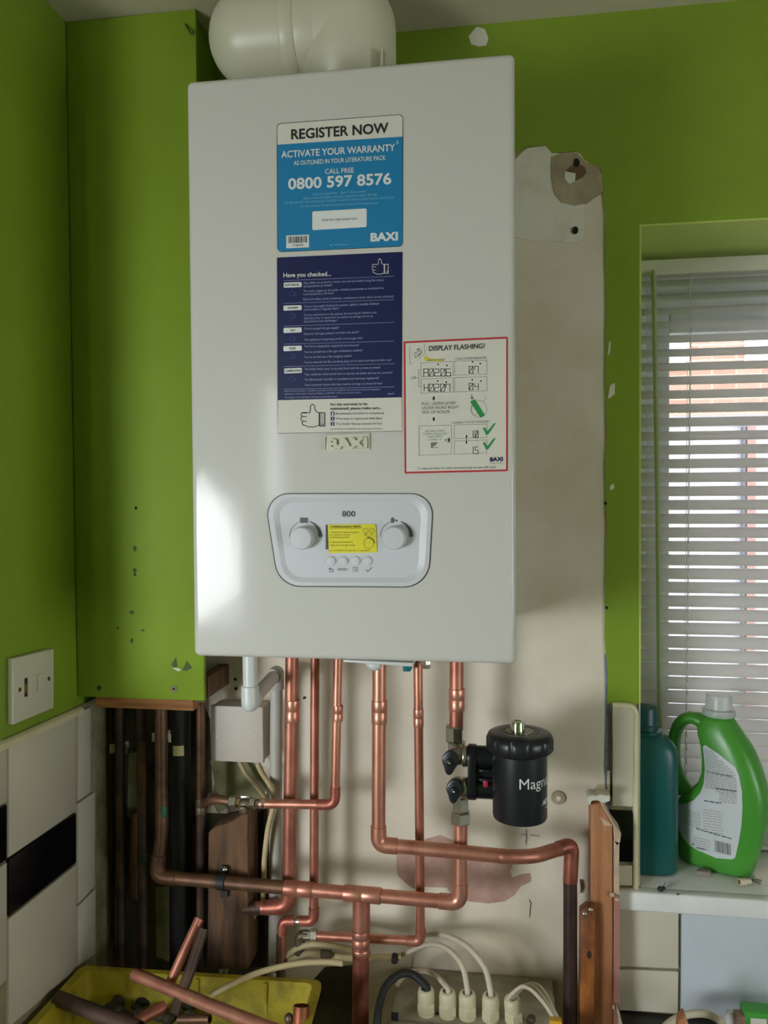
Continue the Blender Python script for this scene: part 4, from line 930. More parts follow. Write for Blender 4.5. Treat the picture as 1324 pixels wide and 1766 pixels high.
# F: pipe down to the filter
YFF = -0.112; f0 = top(787.5, 1140, YFF); f1 = P(786.5, 1258, YFF)
F_ = prun('copper_pipe', f0, 'short wide copper pipe dropping from the boiler into the top of the black filter')
straight(F_, [f0, f1], R22, copper2); sleeve(F_, P(787.5, 1206, YFF), f1-f0, R22*1.02, P(787, 1187, YFF)[2]-P(787, 1225, YFF)[2])
# main return: filter -> elbow -> tee -> left, then up the wall
YM = -0.112; m0 = P(794, 1412, YFF); m1 = P(793.5, 1557, YM); m2 = P(632, 1543, YM); m3 = P(500, 1531.5, YM); m4 = P(269, 1511.5, YM); m5 = P(279, 1205, -0.072)
m5[2] = ZB-0.02
Mn = prun('return_pipe', m2, 'wide copper pipe run from below the filter left across the wall, with a tee drop')
straight(Mn, [m0, m1, m3], R22, copper, bend=0.022); elbow(Mn, m0, m1, m2, R22, copper, leg=0.034)
straight(Mn, [P(512, 1532.6, YM), m4, P(279, 1440, -0.103), m5], R22, oldcop, 'tarnished_length', bend=[0.024, 0.2]); elbow(Mn, m3, m4, P(279, 1440, -0.103), R22, oldcop, leg=0.036)
dm = m2-m3; sleeve(Mn, P(515, 1533, YM), dm, R22*1.02, P(539, 1534, YM)[0]-P(490, 1531, YM)[0], copper2)
sleeve(Mn, P(625, 1542.5, YM), dm, R22*1.05, P(657, 1545, YM)[0]-P(593, 1540, YM)[0], copper, 'tee')
t0 = P(623, 1548, YM); t1 = P(622, 1640, YM); t2 = P(621, 1820, YM)
straight(Mn, [t0, P(623, 1602, YM)], R22*1.30, copper2, 'tee_branch'); straight(Mn, [P(623, 1600, YM), t1], R22*1.18, copper2, 'reducer')
sleeve(Mn, P(622, 1617, YM), t1-t0, R22*1.17, 0.026, copper2, 'reducer_socket'); sleeve(Mn, P(622, 1640, YM), t1-t0, R22*1.22, 0.010, copper, 'solder_ring')
straight(Mn, [t1, t2], R22*1.24, fluxed, 'down_pipe')
# old pipes behind
def oldpipe(u0, v0, u1, v1, y, r, m, label, group=None):
    o = prun('old_pipe', P(u0, v0, y), label); p0 = P(u0, v0, y); p0[2] = ZB+0.02; MB().tube([p0, P(u1, v1, y)], r, 14).build('pipe_length', m, o); return o
oa = oldpipe(207, 1200, 209, 1700, -0.045, 0.0085, darkcop, 'dark purple-brown old pipe nearest the left wall under the boxing')
MB().tube([P(190, 1180, -0.02), P(192, 1700, -0.02)], 0.007, 12).build('pipe_length', darkcop, oa)
ob = oldpipe(244, 1200, 247, 1700, -0.055, 0.0085, darkcop, 'old pipe with a bright copper stretch, second from the left wall')
MB().tube([P(244.3, 1278, -0.055), P(245, 1368, -0.055)], 0.0087, 14).build('bright_length', oldcop, ob); sleeve(ob, P(246, 1478, -0.055), (0, 0, -1), 0.0085, 0.018, blackrub, 'dark_sleeve')
od = oldpipe(311, 1200, 312, 1700, -0.045, 0.0195, mat('black_drain_plastic', (0.010, 0.010, 0.012), 0.5), 'thick black drain pipe with a pale label under the boxing')
lb = MB(); cx, _, _ = P(311, 1296, -0.045); z0_, z1_ = P(311, 1304.5, -0.065)[2], P(311, 1287, -0.065)[2]; ang = np.linspace(-0.62, 0.36, 8)
lb.add([(cx+0.0198*math.sin(a+.35), -0.045-0.0198*math.cos(a+.35), z) for z in (z0_, z1_) for a in ang], [(i, i+1, 8+i+1, 8+i) for i in range(7)]); lb.build('pale_label', label_y, od, solid=False)
oe = oldpipe(348, 1200, 346, 1700, -0.072, 0.0078, oldcop, 'thin old copper pipe with a soldered tee left of the junction box')
straight(oe, [P(346.5, 1400, -0.072), P(346, 1700, -0.072)], 0.0081, darkcop, 'blackened_length'); sleeve(oe, P(346.5, 1391, -0.072), (0, 0, -1), 0.0082, 0.030, dullmetal, 'tee')
vg = MB(); vg.ball(P(283, 1400, YM-0.008), 0.007, 10, 6, (0.7, .6, 1.6)); vg.build('verdigris_crust', verd, Mn)
for (u0, u1, v, y, lbl) in ((191, 221, 1291, -0.030, 'white pipe clip behind the leftmost old pipe'), (264, 296, 1271, -0.085, 'white pipe clip behind the third old pipe')):
    t = thing('pipe_clip', tuple(P((u0+u1)/2, v, y)), lbl, 'clip')
    a, b = P(u0, v-8, y), P(u1, v+8, y)
    mb = MB(); n_ = 10; c = (a+b)/2; w = (b[0]-a[0])/2
    A_ = [(c[0]+w*math.cos(th), y+0.0006+0.010*(1-math.sin(th))*-0.0+(-0.006*math.cos(th)**2), 0) for th in np.linspace(0, PI, n_)]
    vs = [(p[0], p[1]+dy, z) for z in (b[2], a[2]) for dy in (0, 0.003) for p in A_]
    fs = []
    for i in range(n_-1): fs += [(i, i+1, n_+i+1, n_+i), (2*n_+i, 3*n_+i, 3*n_+i+1, 2*n_+i+1), (i, 2*n_+i, 2*n_+i+1, i+1), (n_+i, n_+i+1, 3*n_+i+1, 3*n_+i)]
    fs += [(0, n_, 3*n_, 2*n_), (n_-1, 3*n_-1, 4*n_-1, 2*n_-1)]
    mb.add(vs, fs); mb.build('clip_body', clipw, t); MB().box((c[0]-0.004, y+0.003, b[2]+0.002), (c[0]+0.004, -0.001, a[2]-0.002)).build('clip_foot', clipw, t)
# timber
def plank(name, pix, y0, y1, m, label, cat='timber', bev=0.002):
    return tag(MB().prism([P(u, v, y0) for u, v in pix], (0, y1-y0, 0)).build(name, m, bevel=bev), label, cat)
plank('timber_post', [(359, 1436), (372, 1425), (398, 1418), (418, 1404), (427, 1404), (428, 1672), (357, 1672)], -0.088, -0.03, woodd, 'rough brown timber post behind the horizontal pipe, left of the white cables')
plank('timber_strip', [(223, 1405), (235, 1402), (236, 1552), (222, 1556)], -0.028, -0.006, woodd, 'narrow timber strip between the two leftmost old pipes')
plank('timber_strip', [(324, 1428), (341, 1420), (341, 1520), (324, 1520)], -0.030, -0.008, woodd, 'narrow timber strip left of the rough brown post')
plank('timber_strip', [(282, 1432), (306, 1430), (306, 1512), (280, 1510)], -0.020, -0.004, woodk, 'blackened timber strip behind the thick black drain pipe')
plank('timber_strip', [(428, 1410), (455, 1398), (458, 1668), (428, 1670)], -0.026, -0.004, woodk, 'blackened timber strip behind the white waste pipe')
# pipe clip on the post
pc = thing('pipe_strap', tuple(P(381, 1520, YM-0.012)), 'black strap with a screw holding the horizontal pipe to the post', 'clip')
c = P(382, 1521, YM); dd = (m4-m3)/np.linalg.norm(m4-m3)
MB().lathe(c-dd*0.007, dd, [(R22+0.0004, 0), (R22+0.0022, 0.0004), (R22+0.0022, 0.0136), (R22+0.0004, 0.014)], 20, False, False).build('strap', blackrub, pc)
for (u, v) in ((388, 1503), (388, 1541)):
    MB().prism([P(uu, vv, -0.094) for uu, vv in ((u-7, v-9 if v < 1520 else v-4), (u+4, v-9 if v < 1520 else v-4), (u+4, v+5 if v < 1520 else v+7), (u-9, v+5 if v < 1520 else v+7))], (0, 0.005, 0)).build('strap_tab', blackrub, pc)
MB().lathe(P(388, 1499, -0.094), (0.2, -1, 0.35), [(0.0042, 0), (0.0040, 0.004), (0.0020, 0.0055), (0.0003, 0.0057)], 12).build('screw', nickel, pc)

# ================================================================== WHITE CONDENSATE PIPE
YW1 = -0.245; RW = 0.0108
wpipe = thing('condensate_pipe', (P(431, 1140, YW1)[0], YW1, ZB), 'white plastic waste pipe from the boiler stepping back and down the wall', 'pipe')
w0 = P(431, 1140, YW1); w0[2] = ZB-0.001; w1 = P(431.5, 1212, YW1); w2 = P(484, 1182, -0.042); w2[0] = P(477, 1182, -0.042)[0]; w2[2] = w1[2]-0.002; w3 = P(473, 1690, -0.042)
MB().tube([w0, P(431.5, 1190, YW1)], RW, 24).build('drop_pipe', pvcw, wpipe)
dv = (w2-w1)/np.linalg.norm(w2-w1)
eb = MB(); eb.lathe((w1[0], w1[1], P(431, 1182, YW1)[2]), (0, 0, -1), [(RW, 0), (RW*1.2, 0.0004), (RW*1.22, 0.002), (RW*1.22, P(431, 1182, YW1)[2]-w1[2])], 24, False, False)
eb.ball(w1, RW*1.22, 24, 14); eb.tube([w1, w1+dv*0.028], RW*1.22, 24); eb.build('elbow', pvcw, wpipe, solid=False)
MB().tube([w1+dv*0.02, w2], RW, 24).build('cross_pipe', pvcg, wpipe)
e2_ = MB(); e2_.ball(w2, RW*1.2, 24, 14); e2_.tube([w2, w2-dv*0.034], RW*1.2, 24); e2_.lathe(w2, (0, 0, -1), [(RW*1.2, 0), (RW*1.2, 0.028), (RW*1.12, 0.0285), (RW, 0.0285)], 24, False, False); e2_.build('elbow', pvcg, wpipe, solid=False)
MB().tube([w2+np.array([0, 0, -0.02]), w3], RW, 24).build('down_pipe', pvcg, wpipe)
# ================================================================== JUNCTION BOX
YJ = -0.045
jb = thing('junction_box', tuple(P(412, 1316, 0)), 'square white junction box on the wall below the boiler', 'junction box')
a, b = P(365.5, 1217, YJ), P(454, 1314, YJ)
MB().box((a[0], YJ, b[2]), (b[0], -0.004, a[2])).build('box_body', boxpl, jb, bevel=0.002)
MB().box((a[0]-0.0012, YJ-0.004, b[2]-0.0012), (b[0]+0.0012, YJ+0.006, a[2]+0.0012)).build('lid', boxpl, jb, bevel=0.0018)
for u in (375.5, 440): MB().lathe(P(u, 1270, YJ-0.004), (0, -1, 0), [(0.0048, 0), (0.0046, 0.0007), (0.0030, 0.0009), (0.0026, 0.0003), (0.0003, 0.0003)], 18).build('lid_screw', boxpl, jb)

# ================================================================== CABLES
def cable(name, pts, r, m, label, group=None, cat='cable'):
    return tag(MB().tube(smooth_path(pts, 8), r, 10).build(name, m), label, cat, group)
cable('cable', [P(410, 1308, -0.02), P(424, 1335, -0.022), P(442, 1356, -0.02), P(452, 1368, -0.014), P(458, 1376, -0.008)], 0.0042, cablec, 'cream cable leaving the junction box base, left of two')
cable('cable', [P(442, 1310, -0.03), P(450, 1330, -0.04), P(464, 1352, -0.065), P(472, 1370, -0.07), P(470, 1395, -0.068), P(462, 1430, -0.066), P(456, 1480, -0.064), P(455, 1520, -0.062), P(452, 1560, -0.045)], 0.0046, cablec, 'cream cable from the junction box running down beside the white pipe, right of two')
for k, lbl in ((0, 'cream cable of the slanting pair above the crate, left one'), (1, 'cream cable of the slanting pair above the crate, right one')):
    cable('cable', [P(434+k*8, 1570, -0.050), P(416+k*9, 1605, -0.056), P(396+k*8, 1640, -0.062), P(380+k*8, 1676, -0.068)], 0.0040, cablec, lbl)
cb = P(560, 1640, -0.07)
cable('cable', [P(474, 1668, -0.055), P(490, 1652, -0.07), P(512, 1636, -0.078), P(540, 1629, -0.082), P(580, 1633, -0.08), P(640, 1646, -0.075)], 0.0048, cablec, 'cream cable arching over the cable clip, upper of the two behind the tee pipe')
cable('cable', [P(476, 1674, -0.06), P(500, 1656, -0.074), P(530, 1645, -0.078), P(570, 1647, -0.078), P(612, 1652, -0.076), P(690, 1650, -0.05)], 0.0056, cablec, 'cream cable with worn brown patches, lower of the two behind the tee pipe')
MB_c = MB().lathe(P(493, 1654, -0.072), (0.75, 0, 0.55), [(0.0098, -0.004), (0.0108, -0.003), (0.0108, 0.003), (0.0098, 0.004)], 16)
tag(MB_c.build('cable_tie', blackrub), 'black tie around the arching cream cables', 'cable tie')
tag(MB().lathe(P(676, 1652, -0.055), (1, 0, -0.1), [(0.0075, 0), (0.0085, 0.001), (0.0085, 0.008), (0.006, 0.010)], 14).build('rubber_bung', blackrub), 'black rubber bung at the right end of the lower cream cable', 'bung')
tag(MB().box(P(552, 1640, -0.09), P(572, 1651, -0.084)).build('cable_saddle', dullmetal, bevel=0.001), 'dull metal saddle on the cream cables', 'clip')

# ================================================================== MAGNETIC FILTER
fx, fy = P(896, 1340, -0.17)[0], -0.17
zb_, zc0, zc1 = 1.279, 1.364, 1.398
zc1 = P(896, 1262, -0.17)[2]; zc0 = P(896, 1314, -0.222)[2]; zb_ = P(902, 1427, -0.208)[2]
flt = thing('magnetic_filter', (fx, fy, zb_), 'black magnetic filter canister with chrome key on copper pipes', 'filter')
RB, RC = 0.0405, 0.0498
MB().lathe((fx, fy, zb_), (0, 0, 1), [(0.0002, 0), (RB-0.004, 0), (RB-0.001, 0.001), (RB, 0.004), (RB, zc0-zb_+0.002)], 56, False, True).build('canister', blackpl, flt)
def lob(a, h):
    t = (a*12/(2*PI)) % 1.0; return 1.0-0.045*max(0, math.cos((t-0.5)*2*PI))**6
cap_ = MB().lathe((fx, fy, zc0), (0, 0, 1), [(RB, -0.0005), (RC-0.004, 0.0), (RC, 0.004), (RC, zc1-zc0-0.009), (RC-0.003, zc1-zc0-0.0025), (RC-0.009, zc1-zc0), (RC-0.018, zc1-zc0+0.0005), (0.0002, zc1-zc0+0.0005)], 144, False, False, lobes=lambda a, h: lob(a, h) if 0.003 < h < zc1-zc0-0.004 else 1.0)
capo = cap_.build('screw_cap', blackpl, flt)
zt2 = zc1+0.0008
tor = MB(); tor.lathe((fx, fy, zt2), (0, 0, 1), [(0.0282, 0), (0.0282, 0.0005), (0.0274, 0.0005), (0.0274, 0)], 48, False, False); tor.build('white_ring', inkl, flt)
MB().lathe((fx, fy, zt2), (0, 0, 1), [(0.0212, -0.0002), (0.0210, 0.0006), (0.0003, 0.0008)], 40).build('cap_disc', mat('grey_cap_disc', srgb(120, 112, 92), 0.3, 0.5), flt)
kx = fx-0.003; MB().lathe((kx, fy-0.009, zt2), (0, 0, 1), [(0.0105, 0.0), (0.0105, 0.0165), (0.0098, 0.018), (0.006, 0.018), (0.0055, 0.0165), (0.0003, 0.0165)], 12).build('air_vent_key', chrome, flt)
# side manifold with two tubes
zA = P(822, 1312, fy)[2]; zB_ = P(822, 1368, fy)[2]; xf = P(807, 1336, -0.150)[0]; ym = -0.150
def htube(name, x0, x1, z, r, y=ym, m=blackgl, parent=flt, prof=None): return MB().lathe((x0, y, z), (1, 0, 0), prof or [(r, 0), (r, x1-x0)], 28).build(name, m, parent)
htube('upper_port', xf+0.009, fx-0.026, zA, 0.0168); htube('lower_port', xf+0.009, fx-0.026, zB_, 0.0150)
MB().box((xf+0.012, ym-0.006, zB_), (fx-0.02, ym+0.01, zA)).build('manifold_web', blackgl, flt)
for z in ((zA*0.62+zB_*0.38), (zA*0.34+zB_*0.66)): MB().box((xf+0.018, ym-0.0125, z-0.0028), (fx-0.03, ym, z+0.0028)).build('manifold_rib', blackgl, flt, bevel=0.001)
pl_ = rpoly([(-0.0195, zB_-0.017), (0.0195, zB_-0.017), (0.0195, zA+0.0185), (-0.0195, zA+0.0185)], 0.0185, 8)
MB().prism([(xf, ym+p[0], p[1]) for p in pl_], (0.013, 0, 0)).build('flange', blackgl, flt, bevel=0.0015)
r_ = P(837, 1352.5, ym-0.014); MB().box(r_+np.array([-0.0036, 0, -0.0052]), r_+np.array([0.0036, 0.008, 0.0052])).build('red_tab', mat('red_tab_plastic', srgb(190, 40, 70), 0.4), flt, bevel=0.001)
for u, v in ((810.5, 1292.5), (828, 1298)): MB().ball(P(u, v, ym-0.010), 0.0022, 10, 6).build('white_dot', inkw, flt)
# ball valves
YV = YFF-0.002
for (zc, hu, hv, su, sv, tu, tv, nm) in ((zA, 776, 1313, 770, 1318, 772, 1339, 0), (zB_, 783.5, 1362, 776.5, 1368, 779, 1389, 1)):
    vx = P(790, 1330, ym)[0]
    bb = MB().ball((vx, ym+0.004, zc), 0.0168, sq=(1, 1, 0.92)); vb = bb.build('valve_body', nickel, flt)
    MB().lathe((vx+0.006, ym, zc), (1, 0, 0), [(0.0155, 0), (0.0165, 0.001), (0.0165, xf-vx-0.008), (0.015, xf-vx-0.0065)], 24).build('union_ring', nickel, flt)
    hy = ym-0.026; cc = P(hu, hv, hy); tt = P(tu, tv, hy)
    h = MB(); pl = []
    for k in range(26):
        a = 2*PI*k/26; rr = 0.0128+0.0105*max(0, math.cos(a+PI/2+0.12))**10+0.003*max(0, math.cos(a-PI/2+0.1))**6
        pl.append((cc[0]+rr*math.cos(a), hy, cc[2]+rr*math.sin(a)))
    h.prism(pl, (0, 0.011, 0)); ho = h.build('valve_handle', blackpl, flt, bevel=0.003)
    MB().lathe((cc[0], hy+0.01, cc[2]), (0, 1, 0), [(0.0095, 0), (0.0085, 0.012)], 18).build('handle_stem', blackpl, flt)
    s_ = P(su, sv, hy-0.004); MB().lathe((cc[0]-0.001, hy+0.001, cc[2]-0.002), (0, -1, 0), [(0.0066, 0), (0.0052, 0.004), (0.0034, 0.0044), (0.0032, 0.003)], 18).build('handle_hub', blackpl, ho)
    MB().ball((cc[0]-0.001, hy-0.0032, cc[2]-0.002), 0.0023, 10, 6).build('handle_screw', chrome, ho)
xt = P(786, 1270, YFF)[0]
def hxz(x, y, v0, v1, r, name, m=nickel): MB().hexnut((x, y, P(790, v0, y)[2]), (x, y, P(790, v1, y)[2]), r).build(name, m, flt)
hxz(P(783, 1266, YFF)[0], YFF, 1251, 1279, 0.0148, 'compression_nut'); hxz(P(788, 1288, YFF)[0], YFF-0.006, 1279, 1302, 0.0155, 'valve_neck')
hxz(P(795, 1388, YFF)[0], YFF-0.006, 1372, 1399, 0.0135, 'valve_neck'); hxz(P(794, 1408, YFF)[0], YFF, 1398, 1419, 0.0170, 'compression_nut')
# lettering wrapped on the canister
def fine(v, f):
    me = bpy.data.meshes.new('t'); me.from_pydata([tuple(p) for p in v], [], f); bm = bmesh.new(); bm.from_mesh(me)
    for x in np.arange(v[:, 0].min()+0.07, v[:, 0].max(), 0.07):
        bmesh.ops.bisect_plane(bm, geom=bm.verts[:]+bm.edges[:]+bm.faces[:], plane_co=(x, 0, 0), plane_no=(1, 0, 0))
    bm.verts.index_update(); vv = np.array([tuple(q.co) for q in bm.verts]); ff = [tuple(q.index for q in p.verts) for p in bm.faces]
    bm.free(); bpy.data.meshes.remove(me); return vv, ff
def wrap(s, x0, zbase, cap, m, bold=0.0, slant=0.0):
    v, f = fine(*glyphs(s, bold)); H = glyphs('H', bold)[0][:, 1]; k = cap/(H.max()-H.min()); R = RB+0.0004; mb = MB(); h0 = v[:, 0].min()
    pts = []
    for p in v:
        th = (x0+(p[0]-h0)*k+slant*p[1]*k)/R; rr = R+2.5e-5*p[2]; pts.append((fx+rr*math.sin(th), fy-rr*math.cos(th), zbase+p[1]*k))
    mb.add(pts, f); return mb.build('canister_lettering', m, flt, solid=False)
zt3 = P(895, 1361.5, fy-RB)[2]
wrap('Magna', -0.0010, zt3, 0.0152, inkw, 0.0); wrap('Clean', 0.049, zt3, 0.0145, inkw, 0.02)
zt4 = P(936, 1388, fy-0.022)[2]; wrap('ADEY', 0.0365, zt4, 0.0088, inkw, 0.05, 0.18)
mb = MB(); R = RB+0.0004; zl = P(938, 1394.5, fy-0.02)[2]; ths = np.linspace(1.12, 1.9, 10)
mb.add([(fx+R*math.sin(t), fy-R*math.cos(t), zl+dz) for dz in (0, 0.0013) for t in ths], [(i, i+1, 11+i, 10+i) for i in range(9)]); mb.build('canister_underline', inkw, flt, solid=False)

# ================================================================== RIGHT-HAND TIMBER
sd = thing('stud_timber', tuple(P(1040, 1766, -0.045)), 'tall pale pine stud with broken plaster along its right edge', 'timber')
MB().prism([P(u, v, -0.048) for u, v in ((1019, 1388), (1036, 1384), (1056, 1424), (1057, 1820), (1021, 1820), (1019, 1560))], (0, 0.044, 0)).build('stud', woodp, sd, bevel=0.0012)
MB().prism([P(u, v, -0.050) for u, v in ((1030, 1375), (1035, 1379), (1058, 1421), (1071, 1438), (1069, 1452), (1064, 1458), (1058.5, 1449), (1057, 1424), (1034, 1383))], (0, 0.046, 0)).build('plaster_edge', rawedge, sd)
MB().prism([P(u, v, -0.050) for u, v in ((1058, 1449), (1068, 1455), (1067, 1500), (1068, 1544), (1058, 1540))], (0, 0.046, 0)).build('plaster_edge', rawedge, sd)
MB().prism([P(u, v, -0.0495) for u, v in ((1058, 1541), (1068, 1546), (1068, 1640), (1069, 1820), (1057.5, 1820))], (0, 0.046, 0)).build('plaster_edge', pinkedge, sd)
MB().prism([P(u, v, -0.054) for u, v in ((1062, 1732), (1068, 1746), (1078, 1790), (1082, 1820), (1069, 1820), (1066, 1760))], (0, 0.05, 0)).build('plaster_edge', rawedge, sd)
for u, v, r, q in ((1055, 1543, 0.0042, (1, .6, 1)), (1064, 1551, 0.0036, (1.3, .6, .8)), (1058, 1737, 0.0035, (.7, .6, 1.4))): MB().ball(P(u, v, -0.052), r, 10, 7, q).build('plaster_crumb', rawedge, sd)
MB().prism([P(u, v, -0.0485) for u, v in ((1033, 1408), (1056, 1423), (1055, 1424.5), (1042, 1424))], (0, 0.0005, 0)).build('pale_chip', rawedge, sd)
rg = MB(); rg.prism([P(u, v, -0.052) for u, v in ((1013, 1374), (1018, 1371), (1030, 1373), (1034, 1370), (1044, 1372), (1052, 1372), (1052, 1382), (1040, 1386), (1030, 1381), (1020, 1382), (1017, 1391), (1012, 1380))], (0, 0.03, 0)); rg.build('plaster_lump', filler, sd, bevel=0.002)
bt = thing('short_batten', tuple(P(1010, 1766, -0.066)), 'short orange-stained batten in front of the pine stud, with knot and screws', 'timber')
MB().prism([P(u, v, -0.070) for u, v in ((1000, 1572), (1012, 1563), (1024, 1566), (1026, 1600), (1025, 1700), (1024, 1820), (999, 1820))], (0, 0.020, 0)).build('batten', woodo, bt, bevel=0.002)
MB().prism([P(1016+4*math.cos(a*PI/6), 1647+7*math.sin(a*PI/6), -0.0705) for a in range(12)], (0, 0.0008, 0)).build('knot', woodk, bt)
for u, v in ((1008, 1575), (1018, 1568)): MB().lathe(P(u, v, -0.068), (0, -1, 0.5), [(0.0030, 0), (0.0028, 0.0035), (0.0003, 0.0045)], 10).build('screw', nickel, bt)
tag(MB().prism([P(u, v, -0.010) for u, v in ((996, 1524), (1000, 1520), (1002, 1534), (998, 1544), (994, 1538))], (0, 0.009, 0)).build('plaster_flake', filler, bevel=0.001), 'white plaster flake on the wall beside the brown painted pipe', 'plaster')

# ================================================================== ENCLOSURE WITH CABLE GLANDS
ze = 0.937
enc = thing('wiring_enclosure', (0.36, -0.1, ze-0.14), 'grey wiring enclosure with a row of ivory cable glands at the bottom', 'enclosure')
ex0, ex1 = P(670, 1745, -0.15)[0], P(962, 1766, -0.15)[0]
MB().box((ex0, -0.150, ze-0.13), (ex1, -0.003, ze)).build('enclosure_body', greybox, enc, bevel=0.005)
MB().box((ex0-0.002, -0.160, ze-0.13), (ex1+0.002, -0.1505, ze+0.002)).build('enclosure_lid', greybox, enc, bevel=0.003)
q_ = P(681, 1754, -0.161); MB().box(q_+np.array([-0.006, 0, -0.006]), q_+np.array([0.005, 0.004, 0.005])).build('lid_notch', inkk, enc)
gp = []
for i, (u, vb, vt) in enumerate(((735, 1738, 1694), (772, 1741, 1700), (806, 1745, 1702), (846, 1749, 1704), (886, 1751, 1706))):
    g = PZ(u, vb-5, ze); yb = -0.125
    g = np.array([P(u, vb-8, yb)[0], yb, ze]); t = np.array([(-0.06), -0.18, 1.0]) if i == 4 else np.array([0.0, -0.10 if i == 0 else -0.12, 1.0]); t /= np.linalg.norm(t)
    mb = MB(); mb.lathe(g, t, [(0.0135, -0.001), (0.0135, 0.005), (0.0125, 0.0055)], 20)
    gb = mb.build('gland_base', glandm, enc); a = g+t*0.0055
    MB().hexnut(a, a+t*0.016, 0.0152).build('gland_nut', glandm, enc)
    MB().lathe(a+t*0.016, t, [(0.0134, 0), (0.0134, 0.013), (0.0122, 0.019), (0.0098, 0.0215), (0.0072, 0.0215), (0.0068, 0.013)], 24, True, True).build('gland_dome', glandm, enc)
    gp.append((a+t*0.030, t))
def gcable(name, i, pts, r, m, label, group=None):
    p, t = gp[i]; return cable(name, [p, p+t*0.012]+pts, r, m, label, group)
gcable('cable', 0, [P(712, 1681, -0.118), P(690, 1680, -0.125), P(668, 1697, -0.14), P(656, 1725, -0.16), P(650, 1765, -0.185), P(649, 1820, -0.195)], 0.0062, blackrub, 'thick black cable arching left out of the leftmost gland')
gcable('cable', 1, [P(752, 1684, -0.10), P(735, 1675, -0.085), P(715, 1675, -0.075), P(698, 1683, -0.07), P(684, 1700, -0.075)], 0.0042, cablew, 'white cable in the second gland curling behind the black cable')
gcable('cable', 2, [P(799, 1672, -0.115), P(786, 1650, -0.10), P(765, 1633, -0.08), P(742, 1629, -0.06), P(722, 1634, -0.045), P(690, 1648, -0.035)], 0.0044, cablew, 'white cable rising left from the middle gland')
gcable('cable', 3, [P(838, 1675, -0.118), P(824, 1652, -0.11), P(803, 1630, -0.09), P(776, 1616, -0.06), P(750, 1611, -0.035), P(715, 1616, -0.022)], 0.0046, cablew, 'tall white cable arching left from the fourth gland, topmost of the cables')
for k, lbl in enumerate(('thin white cable from the right-hand gland, lowest strand', 'thin white cable from the right-hand gland, middle strand', 'thin white cable from the right-hand gland, uppermost strand')):
    p, t = gp[4]; o = np.array([0.0045*(k-1), 0.0035*(k-1), 0]); rr = 0.0030
    cable('cable', [p+o*0.6, p+t*0.010+o, P(898+k*6, 1702-k*2, -0.140+k*0.008), P(914+k*7, 1706-k*3, -0.150+k*0.008), P(930+k*6, 1721-k*2, -0.162+k*0.008), P(946+k*4, 1742, -0.174+k*0.007), P(958+k*4, 1766, -0.185+k*0.008), P(964+k*4, 1800, -0.19+k*0.008)], rr, cablew, lbl)
# bits on the enclosure
tag(MB().prism([PZ(u, v, ze+0.0005) for u, v in ((748, 1748), (764, 1746), (768, 1748), (752, 1751))], (0, 0, 0.002)).build('dark_sliver', blackrub), 'dark sliver lying on the enclosure in front of the second gland', 'scrap')
sc_ = P(913, 1738, -0.125); tag(MB().hexnut((sc_[0], -0.125, ze+0.0005), (sc_[0]+0.004, -0.13, ze+0.012), 0.0065).build('loose_nut', dullmetal), 'loose metal nut on the enclosure beside the right-hand gland', 'nut')
tag(MB().ball((P(893, 1752, -0.16)[0], -0.158, ze+0.0055), 0.006, 12, 8, (1.4, 1, .7)).build('red_crumb', mat('dull_red_plastic', srgb(130, 66, 62), .6)), 'dull red crumb on the enclosure below the right-hand gland', 'scrap')
yt = P(956, 1763, -0.19); tag(MB().box(yt+np.array([-0.007, -0.004, -0.016]), yt+np.array([0.011, 0.008, 0.004])).build('yellow_connector', mat('amber_plastic', srgb(214, 160, 40), .4), bevel=0.0015), 'amber plastic connector at the bottom edge beside the thin white cables', 'connector')

# ================================================================== YELLOW CRATE WITH OFFCUTS
zr = 0.982
cr = thing('yellow_crate', (-0.08, -0.24, zw), 'dirty yellow plastic crate of pipe offcuts in the bottom left corner', 'crate')
ro = [PZ(170, 1667, zr), PZ(556, 1690, zr), PZ(548, 1800, zr), PZ(10, 1800, zr)]
ro[2] = np.array([ro[1][0]+0.02, -0.46, zr]); ro[3] = np.array([XL+0.012, -0.46, zr]); ro[0][0] = XL+0.016
cen = sum(ro)/4
def shrink(ps, d, z): 
    out = []
    for p in ps: q = p+(cen-p)/np.linalg.norm(cen-p)*d*1.41; out.append(np.array([q[0], q[1], z]))
    return out
def rr3(ps, r): return [np.array([x, y, ps[0][2]]) for x, y in rpoly([(p[0], p[1]) for p in ps], r, 6)]
zbm = zw+0.0005
L0 = rr3(ro, 0.014); L1 = rr3(shrink(ro, 0.012, zr), 0.012); L2 = rr3(shrink(ro, 0.022, zbm+0.004), 0.012); L3 = rr3(shrink(ro, 0.018, zbm), 0.012); L4 = rr3(shrink(ro, 0.006, zr-0.008), 0.014); L5 = rr3([p+np.array([0, 0, -0.008]) for p in ro], 0.014)
n = len(L0); mb = MB(); lay = [L1, L0, L5, L4, L3]; vs = [p for l in lay for p in l]; fs = []
for k in range(4):
    for i in range(n): j = (i+1) % n; fs.append((k*n+i, (k+1)*n+i, (k+1)*n+j, k*n+j))
fs.append(tuple(4*n+i for i in range(n-1, -1, -1))); o = len(vs); vs += L2
for i in range(n): j = (i+1) % n; fs.append((i, j, o+j, o+i))
fs.append(tuple(o+i for i in range(n)))
mb.add(vs, fs); mb.build('crate_body', yelcrate, cr)
for t in (0.22, 0.5, 0.78):
    a = ro[0]*(1-t)+ro[1]*t; MB().box((a[0]-0.002, a[1]-0.016, zbm+0.01), (a[0]+0.002, a[1]-0.011, zr-0.002)).build('crate_rib', yelcrate, cr)
